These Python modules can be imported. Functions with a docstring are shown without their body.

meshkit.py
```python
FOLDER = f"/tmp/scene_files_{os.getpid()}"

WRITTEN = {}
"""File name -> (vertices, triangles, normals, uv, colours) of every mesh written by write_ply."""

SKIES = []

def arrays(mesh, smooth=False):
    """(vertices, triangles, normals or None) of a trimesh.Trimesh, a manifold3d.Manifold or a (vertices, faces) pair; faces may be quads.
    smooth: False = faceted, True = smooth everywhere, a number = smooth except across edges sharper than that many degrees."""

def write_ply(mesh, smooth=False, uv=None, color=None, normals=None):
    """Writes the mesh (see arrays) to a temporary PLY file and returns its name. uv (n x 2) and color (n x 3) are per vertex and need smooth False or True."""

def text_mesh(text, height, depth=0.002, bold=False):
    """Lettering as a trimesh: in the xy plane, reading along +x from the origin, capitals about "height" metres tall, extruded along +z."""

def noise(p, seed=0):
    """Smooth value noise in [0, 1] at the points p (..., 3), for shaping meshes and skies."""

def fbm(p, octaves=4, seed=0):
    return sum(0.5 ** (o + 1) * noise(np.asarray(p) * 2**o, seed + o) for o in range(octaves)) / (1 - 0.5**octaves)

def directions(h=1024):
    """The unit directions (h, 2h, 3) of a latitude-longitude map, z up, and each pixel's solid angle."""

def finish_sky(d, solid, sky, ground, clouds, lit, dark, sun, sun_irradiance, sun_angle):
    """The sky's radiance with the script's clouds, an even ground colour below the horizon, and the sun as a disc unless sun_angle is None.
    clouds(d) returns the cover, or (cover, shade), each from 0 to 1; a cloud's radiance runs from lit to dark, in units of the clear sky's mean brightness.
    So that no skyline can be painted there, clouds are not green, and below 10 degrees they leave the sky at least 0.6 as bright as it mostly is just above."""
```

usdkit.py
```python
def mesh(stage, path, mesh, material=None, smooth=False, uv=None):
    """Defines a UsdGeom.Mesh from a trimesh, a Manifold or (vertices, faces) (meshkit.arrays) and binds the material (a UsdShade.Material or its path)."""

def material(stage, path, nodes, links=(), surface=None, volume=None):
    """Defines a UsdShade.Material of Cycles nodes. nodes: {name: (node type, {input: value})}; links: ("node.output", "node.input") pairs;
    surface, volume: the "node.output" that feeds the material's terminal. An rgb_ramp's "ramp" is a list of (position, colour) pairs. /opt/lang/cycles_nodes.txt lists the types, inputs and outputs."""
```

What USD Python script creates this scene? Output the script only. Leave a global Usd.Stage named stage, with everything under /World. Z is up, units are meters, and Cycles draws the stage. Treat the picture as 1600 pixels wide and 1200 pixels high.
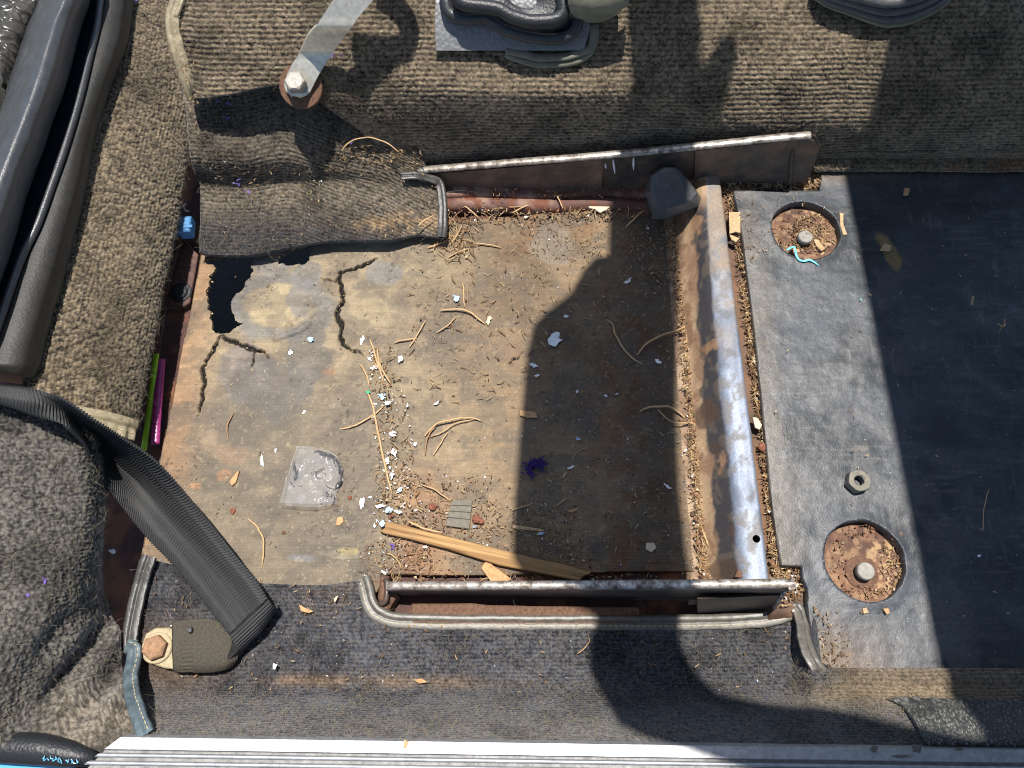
import math
import numpy as np, trimesh, usdkit, meshkit
from meshkit import fbm, noise
from pxr import Usd, UsdGeom, UsdLux, UsdShade, Gf, Sdf, Vt
from scipy.interpolate import PchipInterpolator
from scipy.spatial import cKDTree
from shapely.geometry import Polygon, LineString, Point
from shapely import contains_xy

stage = Usd.Stage.CreateInMemory()
UsdGeom.SetStageUpAxis(stage, 'Z'); UsdGeom.SetStageMetersPerUnit(stage, 1.0)
UsdGeom.Xform.Define(stage, '/World'); UsdGeom.Scope.Define(stage, '/World/Looks')

# ---------------------------------------------------------------- camera, sky, sun
HC, PITCH, FPX = 0.62, math.radians(22), 1209.0
cam = UsdGeom.Camera.Define(stage, '/World/camera')
cam.CreateHorizontalApertureAttr(36.0); cam.CreateVerticalApertureAttr(27.0)
cam.CreateFocalLengthAttr(36.0 * FPX / 1600)
cam.CreateClippingRangeAttr(Gf.Vec2f(0.02, 1000))
cam.AddTranslateOp().Set(Gf.Vec3d(0, 0, HC)); cam.AddRotateXOp().Set(math.degrees(PITCH))
cam.CreateExposureAttr(EXPOSURE := 0.6)
SUN_EL, SUN_AZ = math.radians(80), 0.0          # azimuth as atan2(x, y): towards the tunnel
SUN = np.array([math.cos(SUN_EL) * math.sin(SUN_AZ), math.cos(SUN_EL) * math.cos(SUN_AZ), math.sin(SUN_EL)])
dome = UsdLux.DomeLight.Define(stage, '/World/sky')
skym = usdkit.material(stage, '/World/Looks/sky_look', {
    's': ('sky_texture', {'sky_type': 'single_scattering', 'sun_disc': False, 'sun_elevation': SUN_EL, 'sun_rotation': SUN_AZ}),
    'b': ('background_shader', {'strength': 0.1})}, [('s.color', 'b.color')], surface='b.background')
UsdShade.MaterialBindingAPI.Apply(dome.GetPrim()).Bind(skym)
sun = UsdLux.DistantLight.Define(stage, '/World/sun')
sun.CreateIntensityAttr(1.12); sun.CreateAngleAttr(0.5); sun.CreateNormalizeAttr(True); sun.CreateColorAttr(Gf.Vec3f(1, 0.96, 0.905))
sun.AddRotateXYZOp().Set(Gf.Vec3f(-math.degrees(math.pi / 2 - SUN_EL), 0, 0))

# ---------------------------------------------------------------- helpers
def U(px, py, z=0.0):
    "the point at height z that stands at pixel (px, py) of the 1600 x 1200 photograph"
    px, py, z = np.broadcast_arrays(np.asarray(px, float), np.asarray(py, float), np.asarray(z, float))
    dx, dy = (px - 800) / FPX, (600 - py) / FPX
    c, s = math.cos(PITCH), math.sin(PITCH)
    wy, wz = dy * c + s, -c + dy * s
    t = (z - HC) / wz
    return np.stack([dx * t, wy * t, z + 0 * t], -1)
def U3(seq): return np.array([U(*p) for p in seq])
def PX(w):
    w = np.asarray(w, float); c, s = math.cos(PITCH), math.sin(PITCH)
    y, z = w[..., 1], w[..., 2] - HC
    d = -z * c + y * s; v = y * c + z * s
    return np.stack([800 + FPX * w[..., 0] / d, 600 - FPX * v / d], -1)
def lin(*c):
    c = np.asarray(c, float) / 255
    return np.where(c < .04045, c / 12.92, ((c + .055) / 1.055) ** 2.4)
def mixc(a, b, m): m = np.clip(np.asarray(m, float), 0, 1)[..., None]; return a * (1 - m) + b * m
def sstep(a, b, x): t = np.clip((x - a) / (b - a), 0, 1); return t * t * (3 - 2 * t)

_used = {}
def numbered(parent, name):
    k = (parent, name); n = _used.get(k, 0); _used[k] = n + 1
    return f'{parent}/{name}' + (f'_{n:03d}' if n else '')
def tag(prim, label=None, cat=None, group=None, kind=None):
    for k, v in (('label', label), ('category', cat), ('group', group), ('kind', kind)):
        if v: prim.SetCustomDataByKey(k, v)
    return prim
def thing(name, label, cat, group=None, kind=None, loc=(0, 0, 0)):
    x = UsdGeom.Xform.Define(stage, numbered('/World', name)); p = x.GetPrim()
    if any(loc): x.AddTranslateOp().Set(Gf.Vec3d(*map(float, loc)))
    p.SetCustomDataByKey('at', '%f %f %f' % tuple(loc)) if False else None
    OFF[str(p.GetPath())] = np.array(loc, float)
    return tag(p, label, cat, group, kind)
OFF = {'/World': np.zeros(3)}
def offset(path):
    o = np.zeros(3)
    while path and path != '/World':
        o = o + OFF.get(path, 0); path = path.rsplit('/', 1)[0]
    return o
def obj(name, mesh, mat, parent=None, smooth=False, col=None, extra=None, label=None, cat=None, group=None, kind=None):
    root = str(parent.GetPath()) if parent is not None else '/World'
    if hasattr(mesh, 'to_mesh'): mesh = trimesh.Trimesh(*(lambda q: (q.vert_properties[:, :3], q.tri_verts))(mesh.to_mesh()), process=False)
    if isinstance(mesh, tuple): mesh = trimesh.Trimesh(mesh[0], mesh[1], process=False)
    if parent is not None:
        mesh = mesh.copy(); mesh.vertices = mesh.vertices - offset(root)
    m = usdkit.mesh(stage, numbered(root, name), mesh, mat, smooth=True if col is not None and smooth else smooth)
    api = UsdGeom.PrimvarsAPI(m)
    if col is not None:
        api.CreatePrimvar('col', Sdf.ValueTypeNames.Color3fArray, 'vertex').Set(Vt.Vec3fArray.FromNumpy(np.asarray(col, np.float32)))
    for k, v in (extra or {}).items():
        api.CreatePrimvar(k, Sdf.ValueTypeNames.FloatArray, 'vertex').Set(Vt.FloatArray.FromNumpy(np.asarray(v, np.float32)))
    return tag(m.GetPrim(), label, cat, group, kind)

def interp(P, n, closed=False):
    "resample a polyline (k,3) to n points, smooth"
    P = np.asarray(P, float); d = np.r_[0, np.cumsum(np.linalg.norm(np.diff(P, axis=0), axis=1))]
    return PchipInterpolator(d, P, axis=0)(np.linspace(0, d[-1], n))
def sheet(rows, du, dv=None):
    "rows of control points (R,C,3) -> fine grid (n,m,3), spacing about du along rows and dv down columns"
    R = np.asarray(rows, float); dv = dv or du
    lu = np.linalg.norm(np.diff(R, axis=1), axis=2); lv = np.linalg.norm(np.diff(R, axis=0), axis=2)
    u = np.r_[0, np.cumsum(lu.mean(0))]; v = np.r_[0, np.cumsum(lv.mean(1))]
    m = max(2, int(lu.sum(1).max() / du)); n = max(2, int(lv.sum(0).max() / dv))
    A = PchipInterpolator(u, R, axis=1)(np.linspace(0, u[-1], m))
    return PchipInterpolator(v, A, axis=0)(np.linspace(0, v[-1], n))
def grid_normals(P):
    a, b = np.gradient(P, axis=1), np.gradient(P, axis=0)
    n = np.cross(a, b); n /= np.maximum(np.linalg.norm(n, axis=2, keepdims=True), 1e-12)
    if n[..., 2].mean() < 0: n = -n
    return n
def arc(P):
    s = np.zeros(P.shape[:2]); t = np.zeros(P.shape[:2])
    s[:, 1:] = np.cumsum(np.linalg.norm(np.diff(P, axis=1), axis=2), axis=1)
    t[1:] = np.cumsum(np.linalg.norm(np.diff(P, axis=0), axis=2), axis=0)
    return s, t
def grid_faces(n, m, flip=False):
    i = np.arange(n * m).reshape(n, m)
    a, b, c, d = (x.ravel() for x in (i[:-1, :-1], i[:-1, 1:], i[1:, 1:], i[1:, :-1]))
    f = np.r_[np.c_[a, b, c], np.c_[a, c, d]]
    return f[:, ::-1] if flip else f
def grid_mesh(P):
    n, m = P.shape[:2]; f = grid_faces(n, m)
    v = P.reshape(-1, 3)
    k = np.cross(v[f[:, 1]] - v[f[:, 0]], v[f[:, 2]] - v[f[:, 0]])[:, 2].sum()
    return v, (f[:, ::-1] if k < 0 else f)
def skirt(P, N, d):
    "adds a border ring pushed down along the normal, so a sheet has an edge with thickness"
    P = np.pad(P, ((1, 1), (1, 1), (0, 0)), mode='edge'); N = np.pad(N, ((1, 1), (1, 1), (0, 0)), mode='edge')
    e = np.zeros(P.shape[:2], bool); e[0] = e[-1] = True; e[:, 0] = e[:, -1] = True
    P[e] -= N[e] * d
    return P

def tube(path, r, k=8, flat=1.0, up=None, n=None, caps=True):
    "a tube along a path; r a number or one per point; flat squeezes it along the up direction"
    P = np.asarray(path, float)
    if n: 
        if np.ndim(r): r = np.interp(np.linspace(0, 1, n), np.linspace(0, 1, len(r)), r)
        P = interp(P, n)
    T = np.gradient(P, axis=0); T /= np.linalg.norm(T, axis=1, keepdims=True) + 1e-12
    ref = np.array(up if up is not None else [0, 0, 1.0])
    S = np.cross(T, ref); bad = np.linalg.norm(S, axis=1) < 1e-3
    S[bad] = np.cross(T[bad], [0.3, 1, 0.1]); S /= np.linalg.norm(S, axis=1, keepdims=True)
    N = np.cross(S, T); r = np.broadcast_to(np.asarray(r, float), (len(P),))
    a = np.linspace(0, 2 * np.pi, k, endpoint=False)
    V = P[:, None] + r[:, None, None] * (np.cos(a)[None, :, None] * S[:, None] + flat * np.sin(a)[None, :, None] * N[:, None])
    V = V.reshape(-1, 3); F = []
    for i in range(len(P) - 1):
        for j in range(k):
            p, q = i * k + j, i * k + (j + 1) % k
            F += [[p, p + k, q], [q, p + k, q + k]]
    if caps:
        V = np.r_[V, P[:1], P[-1:]]; c0, c1 = len(V) - 2, len(V) - 1; b = (len(P) - 1) * k
        for j in range(k): F += [[c0, j, (j + 1) % k], [c1, b + (j + 1) % k, b + j]]
    F = np.array(F)[:, ::-1]
    m = trimesh.Trimesh(V, F, process=False)
    if m.volume < 0: m.invert()
    return m
def prism(xy, z0, z1, bev=0.0):
    "an outline in the ground plane raised from z0 to z1, its upper edge bevelled"
    p = Polygon(np.asarray(xy)[:, :2]).buffer(0)
    if p.geom_type != 'Polygon': p = max(p.geoms, key=lambda g: g.area)
    if bev <= 0:
        m = trimesh.creation.extrude_polygon(p, z1 - z0, engine='earcut'); m.apply_translation([0, 0, z0]); return m
    ring = np.array(p.exterior.coords)[:-1]
    if not p.exterior.is_ccw: ring = ring[::-1]
    nxt, prv = np.roll(ring, -1, 0), np.roll(ring, 1, 0)
    d1, d0 = nxt - ring, ring - prv
    d1 /= np.linalg.norm(d1, axis=1, keepdims=True) + 1e-12; d0 /= np.linalg.norm(d0, axis=1, keepdims=True) + 1e-12
    nn = np.c_[-d0[:, 1] - d1[:, 1], d0[:, 0] + d1[:, 0]]; nn /= np.linalg.norm(nn, axis=1, keepdims=True) + 1e-12
    inn = ring + nn * bev; k = len(ring)
    V = np.r_[np.c_[ring, np.full(k, z0)], np.c_[ring, np.full(k, z1 - bev)], np.c_[inn, np.full(k, z1)]]
    F = []
    for lev in (0, 1):
        for j in range(k):
            a, b = lev * k + j, lev * k + (j + 1) % k
            F += [[a, b, a + k], [b, b + k, a + k]]
    t = trimesh.creation.triangulate_polygon(Polygon(inn).buffer(0) if not Polygon(inn).is_valid else Polygon(inn), engine='earcut')
    tv = np.c_[t[0], np.full(len(t[0]), z1)]; 
    m = trimesh.util.concatenate([trimesh.Trimesh(V, F, process=False), trimesh.Trimesh(tv, t[1], process=False)])
    return m
def box(c, s, rot=0, bev=0):
    hx, hy = s[0] / 2, s[1] / 2; ca, sa = math.cos(rot), math.sin(rot)
    xy = [(c[0] + x * ca - y * sa, c[1] + x * sa + y * ca) for x, y in ((-hx, -hy), (hx, -hy), (hx, hy), (-hx, hy))]
    return prism(xy, c[2] - s[2] / 2, c[2] + s[2] / 2, bev)
def disc(c, r, z0, z1, bev=0, k=32, rot=0):
    a = np.linspace(0, 2 * np.pi, k, endpoint=False) + rot
    return prism(np.c_[c[0] + r * np.cos(a), c[1] + r * np.sin(a)], z0, z1, bev)
def orient(m, frm, to, at):
    T = trimesh.geometry.align_vectors(frm, to); m = m.copy(); m.apply_translation(-np.asarray(at)); m.apply_transform(T); m.apply_translation(at); return m
cat = trimesh.util.concatenate

# ---------------------------------------------------------------- materials
def vcmat(name, rough=.8, spec=.3, bump=None, var=None, sheen=0.0, metal=None, base=None, rough_attr=None, coat=0, bump2=None, extra_in=None):
    "a surface whose own colour comes from the mesh (or is even), broken by fine noise"
    n = {'p': ('principled_bsdf', dict({'roughness': rough, 'specular_ior_level': spec}, **(extra_in or {}))), 'g': ('geometry', {})}
    L = []
    if sheen: n['p'][1].update(sheen_weight=sheen, sheen_roughness=.5)
    if base is None:
        n['a'] = ('attribute', {'attribute': 'col'}); src = 'a.color'
    else:
        n['a'] = ('color', {'value': base}); src = 'a.color'
    if var:
        n['vn'] = ('noise_texture', {'scale': var[0], 'detail': 4.0, 'roughness': .65})
        n['vr'] = ('rgb_ramp', {'ramp': [(.25, (1 - var[1],) * 3), (.5, (1, 1, 1)), (.75, (1 + var[1],) * 3)]})
        n['vm'] = ('mix', {'mix_type': 'multiply', 'fac': 1.0})
        L += [('g.position', 'vn.vector'), ('vn.fac', 'vr.fac'), (src, 'vm.color1'), ('vr.color', 'vm.color2')]; src = 'vm.color'
    L.append((src, 'p.base_color'))
    if metal is not None:
        n['ma'] = ('attribute', {'attribute': 'metal'})
        n['mr'] = ('map_range', {'from_min': 0.0, 'from_max': 1.0, 'to_min': rough, 'to_max': metal})
        L += [('ma.fac', 'p.metallic'), ('ma.fac', 'mr.value'), ('mr.result', 'p.roughness')]
    if bump:
        n['bn'] = ('noise_texture', {'scale': bump[0], 'detail': 5.0, 'roughness': .6})
        n['bb'] = ('bump', {'strength': bump[1], 'distance': bump[2]})
        L += [('g.position', 'bn.vector'), ('bn.fac', 'bb.height'), ('bb.normal', 'p.normal')]
        if bump2:
            n['cv'] = ('voronoi_texture', {'scale': bump2[0], 'feature': bump2[3] if len(bump2) > 3 else 'f1'})
            n['cb'] = ('bump', {'strength': bump2[1], 'distance': bump2[2]})
            L[-1] = ('bb.normal', 'cb.normal')
            L += [('g.position', 'cv.vector'), ('cv.distance', 'cb.height'), ('cb.normal', 'p.normal')]
    return usdkit.material(stage, f'/World/Looks/{name}', n, L, surface='p.BSDF')

M = {}
M['carpet'] = vcmat('carpet', 1.0, .12, bump=(1600, .5, .0006), var=(900, .35), sheen=.25)
M['fibre'] = vcmat('fibre', .7, .3, base=tuple(lin(134, 122, 102)))
M['tar'] = vcmat('tar', .72, .32, bump=(900, .35, .0006), var=(700, .22))
M['steel_rust'] = vcmat('steel_rust', .62, .45, bump=(600, .3, .0005), var=(500, .25), metal=.33)
M['rust'] = vcmat('rust', .85, .25, bump=(700, .6, .0008), var=(420, .5), base=tuple(lin(104, 78, 62)))
M['primer'] = vcmat('primer', .6, .4, bump=(500, .3, .0005), var=(160, .5), base=tuple(lin(86, 60, 52)))
M['rubber'] = vcmat('rubber', .48, .5, bump=(260, .3, .0009), var=(420, .35), bump2=(700, .2, .0005))
M['rubber_plain'] = vcmat('rubber_plain', .45, .5, bump=(700, .35, .0005), var=(200, .2), base=(.016, .017, .019), bump2=(520, .35, .0006))
M['vinyl'] = vcmat('vinyl', .40, 1.0, bump=(240, .3, .0008), var=(90, .3), base=(.034, .035, .037), bump2=(420, .3, .0006, 'distance_to_edge'))
M['vinyl_brown'] = vcmat('vinyl_brown', .55, .4, bump=(300, .3, .0006), var=(120, .3), base=(.022, .020, .017), bump2=(600, .25, .0005))
M['vinyl_grain'] = vcmat('vinyl_grain', .5, .6, bump=(300, .3, .0006), var=(150, .3))
M['rubber_grey'] = vcmat('rubber_grey', .42, .6, bump=(400, .3, .0006), var=(160, .3), base=(.06, .061, .063), bump2=(360, .3, .0006))
M['cloth_navy'] = vcmat('cloth_navy', .95, .15, bump=(600, .8, .001), var=(300, .5), base=(.016, .017, .026), bump2=(500, .8, .0012))
M['binding'] = vcmat('binding', .4, .5, bump=(300, .35, .0008), var=(220, .4), base=tuple(lin(92, 88, 80)))
M['binding_black'] = vcmat('binding_black', .4, .5, bump=(300, .5, .001), var=(200, .4), base=tuple(lin(66, 64, 61)))
M['binding_blue'] = vcmat('binding_blue', .42, .5, bump=(300, .35, .0008), var=(120, .45), base=tuple(lin(84, 96, 101)))
M['binding_cream'] = vcmat('binding_cream', .5, .45, bump=(300, .4, .001), var=(180, .4), base=tuple(lin(150, 138, 112)))
M['stitch'] = vcmat('stitch', .9, .2, base=tuple(lin(185, 170, 135)))
M['webbing'] = vcmat('webbing', .62, .4, bump=(1500, .5, .0005), var=(1000, .4), base=(.03, .03, .03))
M['webbing_dusty'] = vcmat('webbing_dusty', .9, .2, bump=(1400, .6, .0006), var=(700, .4), base=tuple(lin(76, 71, 62)))
M['steel'] = vcmat('steel', .42, .5, bump=(350, .2, .0004), var=(260, .25), base=tuple(lin(205, 198, 182)), extra_in={'metallic': .6})
M['zinc'] = vcmat('zinc', .55, .4, bump=(400, .3, .0004), var=(300, .3), base=tuple(lin(136, 132, 124)), extra_in={'metallic': .35})
M['nut'] = vcmat('nut', .55, .4, bump=(700, .4, .0005), var=(400, .35), base=tuple(lin(112, 107, 96)), extra_in={'metallic': .4})
M['aluminium'] = vcmat('aluminium', .45, .4, bump=(500, .25, .0003), var=(260, .3), base=(.42, .42, .425), extra_in={'metallic': .6})
M['cream_steel'] = vcmat('cream_steel', .6, .4, bump=(500, .4, .0006), var=(220, .35), base=tuple(lin(165, 150, 118)))
M['alu_dull'] = vcmat('alu_dull', .6, .3, bump=(500, .3, .0003), var=(200, .5), base=(.22, .215, .21), extra_in={'metallic': .3})
M['wood'] = vcmat('wood', .8, .25, bump=(900, .3, .0004), base=None)
M['paint_blue'] = vcmat('paint_blue', .25, .5, base=tuple(lin(90, 165, 195)))
M['litter'] = vcmat('litter', .85, .25, var=(900, .25))
M['needle'] = vcmat('needle', .7, .3, var=(700, .3), base=tuple(lin(184, 152, 112)))
M['needle_dark'] = vcmat('needle_dark', .7, .3, var=(700, .3), base=tuple(lin(152, 118, 88)))
M['paper'] = vcmat('paper', .8, .3, var=(800, .1), base=tuple(lin(235, 236, 235)))
M['paper_blue'] = vcmat('paper_blue', .7, .3, var=(500, .4), base=tuple(lin(168, 192, 214)))
M['petal'] = vcmat('petal', .8, .3, var=(600, .2), base=tuple(lin(206, 190, 160)))
M['rubber_mid'] = vcmat('rubber_mid', .45, .6, bump=(500, .3, .0006), var=(160, .3), base=(.024, .025, .028), bump2=(420, .3, .0006))
M['bark'] = vcmat('bark', .9, .2, bump=(700, .4, .0006), var=(400, .4), base=tuple(lin(180, 152, 116)))
M['leaf_tan'] = vcmat('leaf_tan', .8, .25, bump=(500, .4, .0006), var=(300, .35), base=tuple(lin(184, 144, 102)))
M['red_crumb'] = vcmat('red_crumb', .9, .2, bump=(900, .7, .001), var=(600, .6), base=tuple(lin(132, 84, 66)))
M['purple'] = vcmat('purple', .8, .25, base=(.055, .03, .17))
M['teal'] = vcmat('teal', .6, .35, base=tuple(lin(120, 200, 205)))
M['lime'] = vcmat('lime', .35, .5, base=tuple(lin(160, 205, 40)))
M['magenta'] = vcmat('magenta', .35, .5, var=(160, .3), base=tuple(lin(150, 50, 110)))
M['blue_plastic'] = vcmat('blue_plastic', .45, .45, var=(300, .25), base=tuple(lin(76, 128, 172)))
M['green_plastic'] = vcmat('green_plastic', .5, .4, base=tuple(lin(60, 180, 130)))
M['asphalt'] = vcmat('asphalt', .95, .2, bump=(300, .6, .004), var=(200, .3), base=(.05, .05, .05))
M['skin'] = vcmat('skin', .55, .4, base=(.42, .27, .2))
M['olive'] = vcmat('olive', .5, .45, bump=(400, .3, .0008), var=(90, .3), base=tuple(lin(105, 102, 88)))
M['film'] = usdkit.material(stage, '/World/Looks/film', {
    'f': ('fresnel', {'IOR': 1.28}), 't': ('transparent_bsdf', {'color': (.97, .97, .97)}), 'g': ('glossy_bsdf', {'roughness': .22, 'color': (1, 1, 1)}),
    'd': ('diffuse_bsdf', {'color': (.85, .86, .88)}), 'm0': ('mix_closure', {'fac': .075}), 'm': ('mix_closure', {})},
    [('t.BSDF', 'm0.closure1'), ('d.BSDF', 'm0.closure2'), ('f.fac', 'm.fac'), ('m0.closure', 'm.closure1'), ('g.BSDF', 'm.closure2')], surface='m.closure')
# ---------------------------------------------------------------- ground under the car
obj('ground', trimesh.creation.box([8, 8, .1], trimesh.transformations.translation_matrix([0, 0, -.32])), M['asphalt'], kind='structure')

# ---------------------------------------------------------------- the car's floor (steel)
RING = U3([(p[0], p[1], 0) for p in [(318, 408), (330, 404), (400, 396), (392, 420), (397, 424), (378, 452), (362, 473), (361, 490), (377, 508), (356, 523), (343, 524),
     (330, 513), (331, 500), (324, 480), (322, 455), (327, 437), (336, 418)]])[:, :2]
HOLE2 = U3([(436, 398, 0), (452, 393, 0), (487, 384, 0), (485, 396, 0), (482, 409, 0), (472, 415, 0), (450, 416, 0), (436, 413, 0)])[:, :2]
def rough_ring(ring, amp, seed, step=.0012):
    p = Polygon(ring).exterior; n = int(p.length / step)
    q = np.array([p.interpolate(i / n, normalized=True).coords[0] for i in range(n)])
    w = np.c_[q, np.zeros(n)] * 260
    return q + amp * (np.c_[fbm(w, 4, seed), fbm(w, 4, seed + 9)] - .5)
RING, HOLE2 = rough_ring(RING, .006, 3), rough_ring(HOLE2, .006, 5)
def cut(v, f, rings):
    "takes the faces inside the rings out of a mesh and draws its border onto them"
    for ring in rings:
        P = Polygon(ring).buffer(0); c = v[f].mean(1)
        lo, hi = ring.min(0) - .01, ring.max(0) + .01
        near = np.all((c[:, :2] > lo) & (c[:, :2] < hi), axis=1); ins = np.zeros(len(f), bool)
        ins[near] = contains_xy(P, c[near, 0], c[near, 1])
        gone = np.unique(f[ins]); f = f[~ins]; rim = np.intersect1d(gone, np.unique(f))
        t = cKDTree(ring); _, k = t.query(v[rim, :2]); v[rim, :2] = ring[k]
    return v, f
def clean(v, f, *arr):
    u, inv = np.unique(f, return_inverse=True)
    return (v[u], inv.reshape(f.shape), *[a[u] for a in arr])

floor = thing('floor', 'rust brown steel car floor under the cracked sheet, mats and carpets', 'floor', kind='structure')
x = np.arange(-.62, .72, .004); y = np.arange(-.16, .66, .004)
X, Y = np.meshgrid(x, y); Z = np.full(X.shape, -.007) + .001 * fbm(np.stack([X, Y, 0 * X], -1) * 30)
Z += sstep(.186, .192, X) * .0265 * sstep(.045, .055, Y)
v, f = grid_mesh(np.stack([X, Y, Z], -1))
big = np.array(Polygon(RING).union(Polygon(HOLE2)).convex_hull.buffer(.012).exterior.coords)[:-1]
v, f = cut(v, f, [big]); v, f = clean(v, f)
c = mixc(lin(74, 50, 46), lin(128, 82, 56), sstep(.45, .65, fbm(v * 40, 5, 2)))
c = mixc(c, lin(112, 88, 66), sstep(.16, .2, v[:, 0]) * .7)
c = mixc(c, lin(48, 36, 34), sstep(.5, .7, fbm(v * 90, 4, 8)) * .6)
obj('sheet_steel', (v, f), M['tar'], floor, smooth=True, col=c)
# rolled maroon flange under the far seat rail
pr = [(.4515, .012), (.4475, .011), (.440, .0095), (.4385, .0075), (.4378, .0045), (.437, .007), (.433, .0085), (.429, .007), (.4265, .003), (.426, -.003)]
xs = np.linspace(-.105, .13, 150)
P = np.stack([np.stack([xs, np.full_like(xs, a) - .0012 * np.sin(xs * 60), np.full_like(xs, b) + .0006 * np.sin(xs * 93)], -1) for a, b in pr])
P = sheet(P, .0016); c = mixc(lin(96, 68, 60), lin(140, 112, 98), sstep(.4, .65, fbm(P * 60, 4, 4))); c = mixc(c, lin(110, 68, 50), sstep(.5, .65, fbm(P * 130, 4, 7)))
obj('flange', grid_mesh(P), M['tar'], floor, smooth=True, col=c.reshape(-1, 3))
# pointed gusset at the heelboard side with a rubber plug
g = U3([(283, 369, .001), (310, 398, .001), (297, 474, 0), (288, 480, 0), (252, 478, 0), (262, 420, 0), (270, 392, 0)])
obj('gusset', prism(g[:, :2], -.006, .0015, .0008), M['primer'], floor)
pc = U(280, 455, .004)
obj('rubber_plug', cat([disc(pc, .0072, .0005, .0045, .001), disc(pc, .0105, .0005, .0022, .001)]), M['rubber_plain'], floor)
for zx, (a, b) in enumerate([((284, 362), (246, 560)), ((258, 420), (240, 640))]):
    obj('weld_bead', tube(U3([(a[0], a[1], .002), ((a[0] + b[0]) / 2 - 4, (a[1] + b[1]) / 2, 0), (b[0], b[1], -.002)]), .0022, 6, n=20), M['primer'], floor)

# ---------------------------------------------------------------- the cracked sound-deadening sheet
CR = [  # cracks: pixel path, half width (m), depth
    ([(343, 524), (341, 535), (333, 550), (325, 562), (319, 578), (321, 590), (319, 605), (318, 622), (314, 640), (312, 652)], .0022, .004),
    ([(348, 524), (358, 533), (378, 540), (392, 545), (402, 549), (414, 552)], .0024, .004),
    ([(398, 549), (398, 565), (395, 580)], .0010, .003), ([(412, 549), (420, 563)], .0009, .003),
    ([(588, 404), (570, 414), (552, 421), (540, 424), (530, 432), (526, 440)], .0019, .004),
    ([(532, 424), (531, 436), (534, 450), (536, 470), (529, 482), (526, 492), (531, 505), (535, 515), (533, 528), (538, 540), (545, 546), (556, 552)], .0026, .0045),
    ([(503, 435), (515, 438), (525, 441)], .0009, .003), ([(556, 547), (563, 551), (568, 558)], .0009, .002)]
sh = Polygon(np.r_[U3([(314, 398, 0), (300, 474, 0), (283, 560, 0), (268, 640, 0), (250, 724, 0), (236, 800, 0), (222, 868, 0), (205, 930, 0), (300, 990, 0), (500, 990, 0), (590, 925, 0), (603, 898, 0), (770, 899, 0),
    (1000, 893, 0), (1105, 893, 0), (1072, 560, 0), (1047, 340, 0), (1042, 308, 0), (920, 322, 0), (820, 337, 0), (692, 345, 0), (640, 340, 0), (500, 345, 0), (320, 360, 0)])[:, :2]])
b = sh.bounds; st = .00095
x = np.arange(b[0], b[2] + st, st); y = np.arange(b[1], b[3] + st, st); X, Y = np.meshgrid(x, y)
W = np.stack([X, Y, np.zeros_like(X)], -1); pxg = PX(W)
Z = .0006 * (fbm(W * 14, 3, 1) - .5) * 2 + .0005 * (fbm(W * 90, 3, 2) - .5) + .0002 * np.sin(Y * 2 * np.pi / .0026 + 3 * fbm(W * 40, 2, 3))
GX, GY = pxg[..., 0], pxg[..., 1]
seam = np.interp(GY, [300, 540, 640, 760, 905], [600, 588, 598, 600, 596])
Z += .0014 * sstep(6, -4, GX - seam) * sstep(470, 560, GY)
flat = np.c_[X.ravel(), Y.ravel()]
crk = np.zeros(X.size); edge = np.full(X.size, 9.0)
rng = np.random.default_rng(4)
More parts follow.
